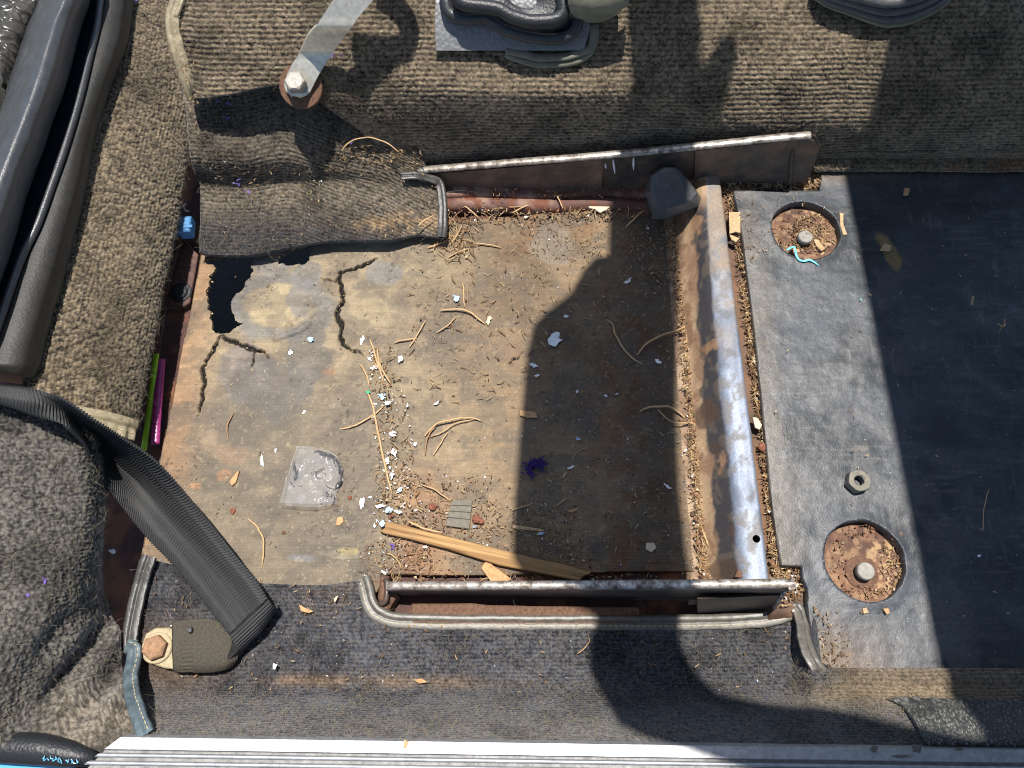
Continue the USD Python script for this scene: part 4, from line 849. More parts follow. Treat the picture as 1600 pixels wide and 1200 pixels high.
wp = U(470, 135, tz(135) + .0032); tn = np.array([0, -.62, .78])
obj('washer', orient(disc(wp, .0178, wp[2] - .004, wp[2] + .0012, .0005, 48), [0, 0, 1], tn, wp), M['rust'], strap)
bp = U(463, 131, tz(131) + .009); tn2 = np.array([.02, -.3, .95])
hx = cat([disc(bp, .0088, bp[2] - .001, bp[2] + .0062, .001, 6, .3), disc(bp, .0070, bp[2] + .006, bp[2] + .0066, .0003, 30)])
bt = obj('bolt', orient(hx, [0, 0, 1], tn2, bp), M['zinc'], strap)
mk = []
for dx_, dy_, w_, h_, rt in ((-.0028, .0022, .0026, .0006, .4), (.0016, .0026, .0024, .0006, -.3), (.003, -.001, .0006, .0024, .5), (-.002, -.0028, .0026, .0006, -.2), (-.0036, -.0006, .0006, .002, .2)):
    mk.append(box((bp[0] + dx_, bp[1] + dy_, bp[2] + .0067), (w_, h_, .0003), rt))
obj('head_marks', orient(cat(mk), [0, 0, 1], tn2, bp), M['steel'], bt, kind='stuff')
o = U(455, 118, .115) ; obj('rust_chip', orient(disc(U(440, 114, .1145), .005, .113, .1165, .0006, 7), [0, 0, 1], tn, U(440, 114, .1145)), M['rust'], strap)
# belt buckle loop above the strap, just beyond the picture: it throws the curved shadow
lp = U3([(548, 44, .152), (575, 54, .147), (606, 55, .147), (628, 44, .152), (636, 20, .16), (630, -6, .168), (610, -30, .174), (585, -45, .178)]); lp = lp + SUN * .19
obj('buckle_loop', tube(lp, .0078, 12, .5, n=60), M['webbing'], strap, smooth=True)

# ---------------------------------------------------------------- gear lever boot
boot = thing('gear_lever_boot', 'black rubber gear lever boot on a square grained vinyl pad on the tunnel', 'gear boot')
R = '''682,-40,.178 760,-40,.18 860,-40,.18 925,-40,.18
681,0,.168 760,0,.171 860,0,.172 924,0,.170
680,40,.156 760,40,.159 860,40,.160 922,40,.156
681,79,.142 760,79,.143 860,79,.145 912,78,.144'''
over = lambda L_, o_: [(p[0], p[1], tz(p[1]) + o_) for p in L_]
P = sheet([[U(*p) for p in over([tuple(map(float, p.split(','))) for p in l.split()], .005)] for l in R.splitlines()], .0014); N = grid_normals(P)
obj('pad', shell(P, N, .003), vcmat('pad_vinyl', .45, .5, bump=(300, .3, .0006), base=(.17, .172, .176), bump2=(300, .6, .001)), boot, smooth=40)
bead = [(694, -14, .178), (697, 4, .175), (701, 18, .171), (714, 27, .168), (735, 30, .167), (756, 28, .168), (772, 36, .166), (786, 45, .163), (802, 51, .161), (830, 58, .159), (862, 61, .158), (886, 57, .159), (900, 44, .163), (903, 28, .168), (896, 10, .173), (888, -12, .18)]
bead = over(bead, .010)
obj('bead', tube(U3(bead), .0047, 16, n=120), M['rubber_mid'], boot, smooth=True)
inner = [(716, -10, .19), (724, 6, .187), (752, 10, .186), (778, 14, .184), (800, 26, .181), (835, 34, .179), (865, 32, .179), (880, 18, .184), (876, -4, .19)]
inner = over(inner, .019)
obj('bellows', tube(U3(inner), .0055, 14, n=90), M['rubber_plain'], boot, smooth=True)
P = sheet([[U(a[0], a[1], a[2] - .004), U(b_[0], b_[1], b_[2] - .006), U((b_[0] + 800) / 2, b_[1] - 22, b_[2] - .002)] for a, b_ in zip(interp(bead, 30), interp(inner, 30))], .002)
obj('boot_wall', grid_mesh(P), M['rubber_plain'], boot, smooth=True)
for dz_, dy_, r_ in ((0, 0, .0045), (.002, 9, .0038)):
    q = [(790, 82 - dy_ * .4, .141), (818, 93 - dy_, .137 + dz_), (845, 99 - dy_, .134 + dz_), (880, 98 - dy_, .134 + dz_), (908, 90 - dy_, .137 + dz_), (923, 76 - dy_ * .4, .143 + dz_), (928, 58, .15 + dz_), (927, 38, .157)]
    obj('flange_ring', tube(U3(over(q, .002 + dz_)), r_, 12, .6, n=60), M['olive'], boot, smooth=True)
sk_ = thing('brake_lever_shroud', 'olive grey plastic shroud at the top edge beside the gear boot', 'plastic shroud')
P = sheet([[U(*p) for p in l] for l in (over([(880, -30, 0), (930, -30, 0), (990, -34, 0)], .026), over([(886, -8, 0), (932, -6, 0), (985, -10, 0)], .026), over([(890, 8, 0), (930, 12, 0), (978, 2, 0)], .023), over([(898, 20, 0), (928, 25, 0), (968, 10, 0)], .014), over([(902, 26, 0), (928, 30, 0), (964, 16, 0)], .003))], .0015)
obj('shell', shell(P, grid_normals(P), .003), M['olive'], sk_, smooth=True)
obj('edge_seam', tube(U3(over([(896, 19, 0), (912, 25, 0), (930, 25, 0), (950, 17, 0), (968, 9, 0), (984, -6, 0)], .015)), .0014, 8, n=40), M['olive'], sk_, smooth=True)
gt = thing('handbrake_gaiter', 'ribbed grey rubber gaiter at the top right on the tunnel carpet', 'gaiter')
for i, (sc, z, r_) in enumerate(((1.0, .166, .0036), (.86, .171, .0052), (.68, .177, .0054), (.50, .184, .0052))):
    pts_ = [(1266, -16), (1290, 4), (1330, 19), (1365, 32), (1388, 37), (1408, 35), (1440, 24), (1470, 7), (1490, -16)]
    q = U3([(1382 + (x_ - 1382) * (.5 + .5 * sc), -30 + (y_ + 30) * sc, tz(-30 + (y_ + 30) * sc) + .003 + .0035 * i) for x_, y_ in pts_])
    obj('fold', tube(q, r_, 14, .75, n=70), M['olive'] if i == 0 else M['rubber_grey'], gt, smooth=True)
P = sheet([[U(1382 + (x_ - 1382) * w, -30 + (y_ + 30) * sc, tz(-30 + (y_ + 30) * sc) + z) for x_, y_ in pts_[::2]] for w, sc, z in ((1, 1, .001), (.9, .8, .005), (.8, .55, .012), (.6, .3, .018))], .002)
obj('sleeve', grid_mesh(P), M['rubber_grey'], gt, smooth=True)

# ---------------------------------------------------------------- rubber pedal pad
ped = thing('rubber_block', 'black moulded rubber wedge block lying against the end of the crossmember', 'rubber block')
from manifold3d import Manifold
tp = [(1022, 278, .056), (1038, 267, .058), (1054, 268, .058), (1084, 303, .048), (1076, 312, .047), (1040, 323, .043), (1029, 322, .043), (1020, 300, .05)]
bt_ = [(1014, 300, .034), (1020, 276, .032), (1056, 266, .032), (1089, 310, .034), (1086, 318, .034), (1044, 334, .024), (1026, 337, .022)]
sph = [Manifold.sphere(.0035, 20).translate(list(map(float, U(*p)))) for p in tp + bt_]
hm = Manifold.batch_hull(sph); mm = hm.to_mesh()
obj('block', trimesh.Trimesh(mm.vert_properties[:, :3], mm.tri_verts, process=False), M['rubber_grey'], ped, smooth=35)
tc = U3([(1038, 267, .0615), (1084, 303, .0515), (1029, 322, .0465)]); nn = np.cross(tc[1] - tc[0], tc[2] - tc[0]); nn /= np.linalg.norm(nn); nn *= np.sign(nn[2])
def on_top(px, py):
    o = np.array([0, 0, HC]); d = U(px, py, 0) - o; t = ((tc[0] - o) @ nn) / (d @ nn); return o + d * t
for (cx, cy, rx, ry) in ((1047, 297, 9, 9), (1047, 293, 3.5, 4), (1043, 301, 4, 3), (1051, 301, 4, 3)):
    a = np.linspace(0, 2 * np.pi, 18); obj('moulded_mark', tube(np.array([on_top(cx + rx * np.cos(q), cy + ry * np.sin(q)) for q in a]) + nn * .0002, .0004, 6, caps=False), M['rubber_grey'], ped)
# ---------------------------------------------------------------- small things lying about
def one(name, mesh, mat, label, catg, group=None, smooth=False, col=None):
    return obj(name, mesh, M[mat] if isinstance(mat, str) else mat, None, smooth, col, label=label, cat=catg, group=group)
# hexagon nut
t = thing('hexagon_nut', 'dirty steel hexagon nut lying on the rubber mat above the lower cut-out', 'nut')
o = U(1344, 750, .04); hx = Manifold.cylinder(.0075, .0092, .0092, 6).rotate([0, 0, 12]) - Manifold.cylinder(.02, .0045, .0045, 40).translate([0, 0, -.005])
ch = Manifold.cylinder(.0075, .0098, .0084, 48).translate([0, 0, 0]); hx = (hx ^ Manifold.cylinder(.0075, .0108, .0083, 48)).translate([float(o[0]), float(o[1]), .0315])
obj('body', hx, M['nut'], t)
th = []
for i in range(5): a = np.linspace(0, 2 * np.pi, 24); th.append(tube(np.c_[o[0] + .0043 * np.cos(a), o[1] + .0043 * np.sin(a), .0325 + i * .0013 + a * .0002], .0005, 5, caps=False))
obj('thread', cat(th), M['nut'], t)
# wooden stick
q = [(599, 817), (606, 815), (640, 823), (700, 838), (760, 853), (840, 873), (900, 886), (926, 892), (922, 897), (912, 900), (905, 908), (880, 903), (840, 895), (780, 883), (700, 858), (640, 842), (600, 833), (594, 830), (602, 824)]
pl = U3([(a, b_, .006) for a, b_ in q])
w = prism(pl[:, :2], .0015, .0065, .0006); w = w.subdivide_to_size(.004); 
d0 = U(926, 895, 0) - U(600, 822, 0); d0 /= np.linalg.norm(d0); v = np.array(w.vertices); u_ = v @ d0; s_ = v[:, 0] * -d0[1] + v[:, 1] * d0[0]
w = w.subdivide_to_size(.0022); v = np.array(w.vertices); u_ = v @ d0; s_ = v[:, 0] * -d0[1] + v[:, 1] * d0[0]
n_ = fbm(np.c_[u_ * 16, s_ * 420, v[:, 2] * 200], 4, 5); cc = mixc(lin(178, 144, 98), lin(142, 108, 70), sstep(.35, .65, n_)); cc = mixc(cc, lin(104, 72, 44), sstep(.62, .72, fbm(np.c_[u_ * 30, s_ * 500, 0 * u_], 3, 8)) * .7); cc = mixc(cc, lin(140, 112, 84), sstep(.5, .7, fbm(v * 90, 3, 9)) * .4)
one('wooden_stick', (v, np.array(w.faces)), 'wood', 'flat splintered stick of brown wood lying beside the lower seat rail', 'stick', smooth=False, col=cc)
# thin splinters
def splinter(q, z0, z1, mat, label, catg='wood chip', group=None, bev=.0003, name='wood_chip'):
    pl = U3([(a, b_, z1) for a, b_ in q]); return one(name, prism(pl[:, :2], z0, z1, bev), mat, label, catg, group)
splinter([(752, 888), (760, 874), (772, 885), (800, 905), (786, 911), (768, 910)], .001, .003, 'leaf_tan', 'pointed tan chip poking out from under the wooden stick', name='bark_chip')
splinter([(801, 820), (812, 821), (850, 827), (849, 830), (812, 827), (802, 825)], .0005, .0025, 'bark', 'thin pale splinter in the shade above the wooden stick')
M['grey_wood'] = vcmat('grey_wood', .85, .25, bump=(400, .5, .0008), var=(260, .25), base=tuple(lin(116, 110, 98)))
t = thing('weathered_chip', 'grey weathered wood chip with straight grooves above the wooden stick', 'wood chip')
gq = lambda u0, u1: [(706 - 10 * u0 + .6, 781 + 41 * u0), (738 - 5 * u0, 781 + 46 * u0), (738 - 5 * u1, 781 + 46 * u1), (706 - 10 * u1, 781 + 41 * u1)]
for u0, u1 in ((0, .2), (.21, .42), (.43, .66), (.67, .98)):
    a = gq(u0, u1); pl = U3([(p, r_, .004) for p, r_ in a]); obj('grain_strip', prism(pl[:, :2], .0008, .0036, .0004), M['grey_wood'], t)
# bark chips and crumbs
CH = [([(919, 316), (932, 313), (946, 315), (956, 321), (948, 327), (938, 332), (930, 327), (920, 324)], 'petal', 'pale bark chip beside the maroon flange and the shadow edge', .006),
      ([(1139, 331), (1157, 331), (1157, 364), (1150, 362), (1140, 365)], 'bark', 'tan rectangular bark flake at the top of the litter strip beside the mat', .031),
      ([(1140, 366), (1156, 372), (1150, 378), (1143, 374)], 'bark', 'small tan bark flake just below the rectangular flake beside the mat', .031),
      ([(812, 641), (836, 643), (840, 652), (824, 652), (813, 649)], 'leaf_tan', 'orange tan wood flake on the shadow edge, middle of the pan', .003),
      ([(1010, 848), (1022, 848), (1026, 856), (1018, 863), (1009, 858)], 'petal', 'dusty pink leaf scrap in the shade at the lower right of the pan', .003),
      ([(1176, 651), (1184, 653), (1191, 664), (1187, 671), (1180, 668)], 'petal', 'cream flake in the litter strip beside the middle of the mat', .030),
      ([(886, 798), (900, 794), (903, 797), (893, 801)], 'leaf_tan', 'tan leaf scrap in the shade right of the stick end', .003),
      ([(369, 738), (374, 735), (368, 754), (362, 759), (358, 752)], 'leaf_tan', 'orange leaf scrap on the left of the pan beside the plastic bag', .004),
      ([(527, 808), (535, 807), (537, 815), (530, 821), (524, 821)], 'leaf_tan', 'round orange brown leaf below the plastic bag', .003),
      ([(467, 944), (477, 950), (490, 955), (482, 958), (470, 955)], 'leaf_tan', 'orange bark scrap on the black sill carpet right of the belt', .016),
      ([(646, 1062), (658, 1060), (669, 1066), (655, 1068)], 'leaf_tan', 'small tan leaf at the crease of the sill carpet', .018),
      ([(1380, 1082 - 700), (1382, 380), (1394, 383), (1391, 391), (1376, 390)], 'bark', 'tan seed beside the dirt stain on the shaded mat', .036),
      ([(1312, 332), (1318, 333), (1318, 350), (1324, 366), (1318, 367), (1313, 352)], 'bark', 'curved brown bark strip right of the upper mat cut-out', .033),
      ([(1414, 293), (1422, 294), (1420, 303), (1412, 304)], 'leaf_tan', 'yellow leaf scrap on the shaded mat near the tunnel', .034),
      ([(1348, 951), (1354, 949), (1358, 957), (1350, 959)], 'bark', 'small dull leaf below the lower cut-out, the left one of two', .033),
      ([(1380, 951), (1388, 950), (1391, 957), (1386, 960)], 'leaf_tan', 'small yellow leaf below the lower cut-out, the right one of two', .033),
      ([(1520, 462), (1523, 463), (1521, 475), (1518, 474)], 'bark', 'thin bark strip far right on the shaded mat', .036),
      ([(1271, 374), (1278, 374), (1290, 388), (1284, 392), (1276, 384)], 'bark', 'cream husk lying in the upper mat cut-out below the stud', .026),
      ([(1239, 388), (1249, 389), (1250, 394), (1240, 395)], 'leaf_tan', 'orange crumb at the lower rim of the upper cut-out', .030)]
for q, mt, lab, z in CH:
    splinter(q, z - .0018, z, mt, lab, 'leaf scrap' if 'leaf' in lab else 'bark flake', name='leaf_scrap' if 'leaf' in lab else 'bark_flake', bev=.0003)
for i, (x_, y_, r_, z, lab) in enumerate([(365, 799, 5.5, .001, 'red brown crumb on the left of the pan below the orange leaf scrap'), (676, 792, 7, .001, 'orange red crumb above the end of the stick'), (745, 812, 8, .001, 'red crumb beside the grey weathered chip'), (752, 815, 6, .001, 'red crumb touching the shadow edge beside the grey chip'), (444, 833, 4, .001, 'brown pebble below the plastic bag, left of the round leaf'), (547, 778, 4, .001, 'dark red crumb at the lower right corner of the plastic bag'),
        (1082, 804, 4, .002, 'small brown pebble in the litter beside the crossmember'), (1190, 700, 8, .025, 'rust red crumb in the litter strip beside the mat')]):
    rg = np.random.default_rng(100 + i); m = trimesh.creation.icosphere(2, 1); c0 = U(x_, y_, z); k = .00042 * r_
    v = m.vertices * (.7 + .7 * fbm(m.vertices * 1.6 + i, 3, i))[:, None] * k * [1, 1, .6] + c0 + [0, 0, k * .5]; one('crumb', (v, np.array(m.faces)), 'red_crumb' if 'pebble' not in lab else 'rust', lab, 'crumb', smooth=50)
# straws
t = one('lime_straw', tube(U3([(244, 553, .012), (238, 600, .010), (233, 645, .007), (226, 694, .004), (224, 704, .003)]), .0026, 12, .55, n=40), 'lime', 'thin bright green plastic straw in the gap beside the heelboard', 'straw', smooth=True)
t = one('magenta_straw', tube(U3([(251, 562, .008), (248, 605, .008), (245, 650, .007), (243, 694, .006)]), [.0040, .0040, .0038, .0034], 14, .7, n=40), 'magenta', 'magenta plastic straw beside the green one, next to the pan', 'straw', smooth=True)
# blue wire connector
t = thing('wire_connector', 'light blue plastic wire splice connector between heelboard and carpet flap', 'connector')
c1, c2 = U(274, 359, .02), U(292, 355, .022)
obj('clip', box(c1, (.0150, .0092, .008), .12, .001), M['blue_plastic'], t); obj('housing', box(c2, (.0105, .0165, .012), .08, .0014), M['blue_plastic'], t)
obj('hinge', box(U(293, 354, .0284), (.0085, .003, .0014), .1, .0004), M['blue_plastic'], t); obj('wire', tube(U3([(295, 330, .012), (289, 328, .016), (287, 320, .02), (291, 319, .02)]), .0006, 6, n=14), M['paper'], t)
# teal thread
one('teal_thread', tube(U3([(1229, 391, .031), (1234, 388, .031), (1241, 386, .026), (1244, 398, .032), (1249, 406, .0318), (1256, 408, .0322), (1264, 406, .0325), (1271, 409, .032), (1279, 415, .031)]), [.0008, .0011, .0013, .0013, .0012, .001, .0012, .0011, .0005], 8, .6, n=60), 'teal', 'teal plastic thread hanging out of the upper mat cut-out', 'thread', smooth=True)
# purple fluff
rg = np.random.default_rng(9); L_ = []
for i in range(90):
    a = (rg.normal(837, 6.5), rg.normal(724, 4)) if rg.random() < .75 else (rg.normal(827, 3), rg.normal(738, 3.5)); p = U(a[0], a[1], rg.uniform(.001, .006)); w = [p]
    for j in range(5): w.append(w[-1] * .75 + p * .25 + rg.normal(0, .0013, 3) * [1, 1, .6])
    w = np.array(w); w[:, 2] = np.clip(w[:, 2], .0008, .008); L_.append(tube(w, .00038, 4, n=9))
one('purple_fluff', cat(L_), 'purple', 'tangle of purple thread on the shaded pan near its left shadow edge', 'thread tangle')
# clear plastic bag
R = '''466,698,.003 486,699,.004 506,704,.004 522,714,.003 532,730,.002
460,715,.004 480,712,.010 502,716,.012 520,726,.009 535,742,.003
454,737,.005 476,730,.013 498,734,.007 516,742,.012 532,752,.004
448,758,.006 470,754,.012 494,760,.014 512,764,.008 526,766,.004
443,776,.008 466,775,.013 490,776,.016 508,776,.012 521,774,.007
437,787,.010 462,787,.013 486,787,.015 506,786,.013 524,784,.008'''
P = sheet([[U(*map(float, p.split(','))) for p in l.split()] for l in R.splitlines()], .0007); N = grid_normals(P)
w = P * 1; r_ = np.hypot(P[..., 0] - U(500, 752)[0], P[..., 1] - U(500, 752)[1]); an = np.arctan2(P[..., 1] - U(500, 752)[1], P[..., 0] - U(500, 752)[0])
rdg = lambda f_, sd: (1 - 2 * np.abs(fbm(P * f_ + .8 * fbm(P * 60, 2, sd + 5)[..., None], 3, sd) - .5)) ** 4
kf = .0026 * rdg(80, 3) * sstep(.036, .008, r_) + .0012 * rdg(130, 4) * sstep(.03, .01, r_) + .0030 * (fbm(P * 55, 2, 5) - .5)
P = P + N * kf[..., None]; P[..., 2] = np.maximum(P[..., 2] + .0015, .0036)
bag = thing('plastic_bag', 'small clear crumpled plastic bag on the sunlit pan', 'plastic bag')
obj('upper_film', grid_mesh(P), M['film'], bag, smooth=True)
P2 = P.copy(); P2[..., 2] = .0022 + .0006 * fbm(P * 120, 2, 8); obj('lower_film', grid_mesh(P2), M['film'], bag, smooth=True)
for e, nm in ((P[-1], 'opening_rim'), (P[:, 0], 'side_seam'), (P[0], 'side_seam')): obj(nm, tube(e[::3] + [0, 0, .0002], .00035, 6), M['film'], bag, smooth=True)

# ---------------------------------------------------------------- pine needles
def needle(path, z, r=.0010, arch=.002):
    r = r * .72; q = np.array([U(a, b_, z) for a, b_ in path]); q = interp(q, 16); q += .0016 * (np.stack([fbm(q * 160, 3, 1), fbm(q * 160, 3, 2), 0 * q[:, 0] + .5], -1) - .5); q[:, 2] += arch * np.sin(np.linspace(0, np.pi, 16)); q[:, 2] += r
    return tube(q, r * np.r_[.55, .8, np.ones(11), .9, .7, .35], 6, .7)
ND = [([(534, 236), (548, 226), (575, 222), (600, 227), (623, 238)], .062, 'curved tan pine needle on the upper left carpet above the seat rail end', .0014, .006),
 ([(687, 486), (712, 485), (730, 488), (745, 497), (758, 507)], .001, 'forked pine needle ending at a cream petal, upper middle of the pan', .0014, .002), ([(722, 442), (725, 462), (725.5, 480)], .001, 'short upright needle beside the pale blue flake, the left of two', .0008, .001), ([(730, 442), (731, 477)], .001, 'short upright needle beside the pale blue flake, the right of two', .0008, .001),
 ([(640, 543), (652, 525), (665, 501)], .001, 'straight needle standing over a shorter one, centre left of the pan', .001, .001), ([(616, 536), (634, 532), (652, 530)], .001, 'short needle crossed by a straight one, centre left of the pan', .0009, .001), ([(682, 520), (697, 511), (713, 496)], .001, 'reddish short needle below the forked needle', .0011, .001),
 ([(947, 500), (957, 508), (961, 524), (973, 546), (986, 560), (1005, 570)], .001, 'long bent pale needle in the shade, upper right of the pan', .0012, .002), ([(996, 555), (1007, 541), (1030, 528), (1062, 516), (1078, 507)], .003, 'upper of two arching needles crossing the litter line', .0011, .003), ([(997, 553), (1012, 537), (1040, 526), (1068, 521)], .002, 'lower of two arching needles crossing the litter line', .0011, .003),
 ([(1000, 642), (1020, 637), (1040, 637), (1058, 644), (1070, 654)], .001, 'upper needle of a crossed pair by the crossmember', .0012, .003), ([(1028, 640), (1038, 652), (1056, 663), (1080, 663), (1099, 656)], .003, 'lower bowed needle of a crossed pair by the crossmember', .0012, .003),
 ([(531, 671), (556, 666), (580, 653), (601, 634)], .001, 'orange needle slanting across the litter seam above the bag', .0013, .002), ([(664, 682), (684, 664), (712, 657), (735, 654), (753, 658)], .001, 'long arched needle right of the litter seam', .0011, .003), ([(670, 684), (690, 676), (715, 662), (745, 656)], .001, 'second long needle under the arched one right of the seam', .001, .002), ([(664, 712), (667, 690), (685, 663)], .001, 'bowed needle hanging down from the arched needles', .001, .002), ([(677, 712), (688, 695), (700, 675)], .001, 'short straight needle below the arched needles', .0008, .001),
 ([(573, 610), (584, 640), (594, 690), (603, 730), (612, 772)], .002, 'longest straight needle running down the litter seam', .0017, .003), ([(578, 531), (590, 565), (600, 600)], .002, 'straight needle at the top of the litter seam, the left one', .0012, .002), ([(590, 545), (596, 575), (604, 590), (612, 600)], .002, 'bent needle at the top of the litter seam, the right one', .001, .002), ([(562, 569), (572, 585), (578, 605)], .002, 'short needle left of the top of the litter seam', .0012, .002),
 ([(357, 684), (357, 668), (362, 652), (367, 644)], .001, 'thin bowed needle on the left of the pan above the bag', .0009, .002), ([(388, 812), (404, 826), (414, 850), (412, 872), (408, 887)], .001, 'large bowed tan needle below the left of the bag', .0015, .003), ([(658, 757), (680, 767), (703, 783)], .001, 'needle pointing to the grey weathered chip', .001, .002), ([(638, 815), (660, 825), (691, 833)], .007, 'needle lying along the upper edge of the stick', .0011, .001),
 ([(602, 864), (616, 870), (626, 889)], .001, 'bowed needle below the left end of the stick', .001, .002), ([(720, 318), (738, 334), (748, 341)], .004, 'needle leaning from the maroon flange, the leftmost', .0011, .002), ([(787, 318), (800, 326), (846, 313)], .004, 'needle lying over the middle of the maroon flange', .001, .002), ([(800, 334), (822, 325), (850, 314)], .005, 'thick needle at the right of the maroon flange', .0013, .002), ([(866, 298), (872, 312), (880, 326)], .009, 'needle standing on the right end of the maroon flange', .001, .002),
 ([(977, 357), (995, 340), (1014, 323)], .001, 'brown needle in the shade left of the rubber block', .0012, .002), ([(741, 380), (762, 383), (784, 388)], .001, 'brown needle lying level right of the flap corner', .001, .001), ([(700, 403), (720, 394), (735, 388)], .001, 'needle in the bunch below the flap corner, the lower one', .0008, .001), ([(695, 365), (707, 345), (720, 330)], .003, 'needle in the bunch beside the flap corner, the upper one', .0009, .002), ([(704, 382), (716, 366), (722, 352)], .002, 'needle in the bunch beside the flap corner, the middle one', .0009, .002), ([(668, 388), (690, 381), (696, 378)], .001, 'needle tucked under the flap corner', .001, .001), ([(652, 355), (665, 345), (678, 337)], .023, 'tan needle lying on the flap near its corner', .0013, .001),
 ([(1092, 812), (1100, 840), (1108, 862), (1112, 885), (1104, 898)], .003, 'long orange needle curving down the litter line to the lower seat rail', .0013, .003), ([(1096, 832), (1106, 868)], .003, 'short needle beside the long orange one near the lower rail', .0009, .001), ([(846, 787), (848, 772), (846, 762)], .001, 'thin upright needle in the shade below the purple tangle', .0006, .001), ([(866, 792), (878, 785), (886, 778)], .001, 'short pale needle in the shade above the stick end', .0007, .001), ([(800, 798), (816, 792), (832, 787)], .001, 'pale needle at the shadow edge above the pale splinter', .0007, .001),
 ([(893, 1022 - 300), (903, 706), (918, 700)], .001, 'thin needle in the shade right of the purple tangle', .0005, .001), ([(901, 1021), (917, 1008), (921, 1002), (919, 996)], .014, 'hair thin pale curl on the sill carpet at the shadow edge', .0005, .002), ([(1536, 830), (1536, 800), (1541, 775), (1546, 764)], .034, 'long thin brown needle on the shaded mat at the right', .0007, .001), ([(1560, 520), (1566, 508), (1571, 497)], .036, 'pale dry leaf stalk at the far right of the shaded mat, upright', .0008, .002), ([(1558, 506), (1566, 512), (1568, 500)], .036, 'pale dry leaf stalk at the far right of the shaded mat, crossed', .0008, .002)]
for i, (p, z, lab, r_, ar) in enumerate(ND): one('pine_needle', needle(p, z, r_ * (.7 + .5 * ((i * 37) % 11) / 10), ar), 'needle' if i % 3 else ('needle_dark' if i % 2 else 'needle'), lab, 'pine needle', 'single pine needles', smooth=True)
# ---------------------------------------------------------------- flakes of paper and petals
def flake(rng, px, py, w, h, rot, z, curl=.3, th=.00035, k=11):
    a = np.linspace(0, 2 * np.pi, k, endpoint=False) + rng.uniform(-.2, .2, k); r_ = rng.uniform(.4, 1.15, k)
    ring = np.c_[r_ * np.cos(a) * w / 2, r_ * np.sin(a) * h / 2]; inn = ring * .5; pts = np.r_[ring, inn, [[0, 0]]]
    ca, sa = math.cos(rot), math.sin(rot); q = np.c_[pts[:, 0] * ca - pts[:, 1] * sa, pts[:, 0] * sa + pts[:, 1] * ca]
    zz = curl * (pts[:, 0] ** 2 / max(w, 1) + .15 * pts[:, 1]) * .00055 + rng.normal(0, .00018, len(pts)); zz -= zz.min(); T = U(px + q[:, 0], py + q[:, 1], z); T[:, 2] += zz + .0004
    n = len(T); F = []
    for j in range(k): m_ = (j + 1) % k; F += [[j, j + k, m_], [m_, j + k, m_ + k], [j + k, 2 * k, m_ + k]]
    F = np.array(F); B2 = T - [0, 0, th]; S_ = [[j, (j + 1) % k, j + n] for j in range(k)] + [[(j + 1) % k, (j + 1) % k + n, j + n] for j in range(k)]
    m = trimesh.Trimesh(np.r_[T, B2], np.r_[F[:, ::-1], F + n, S_], process=False)
    return m
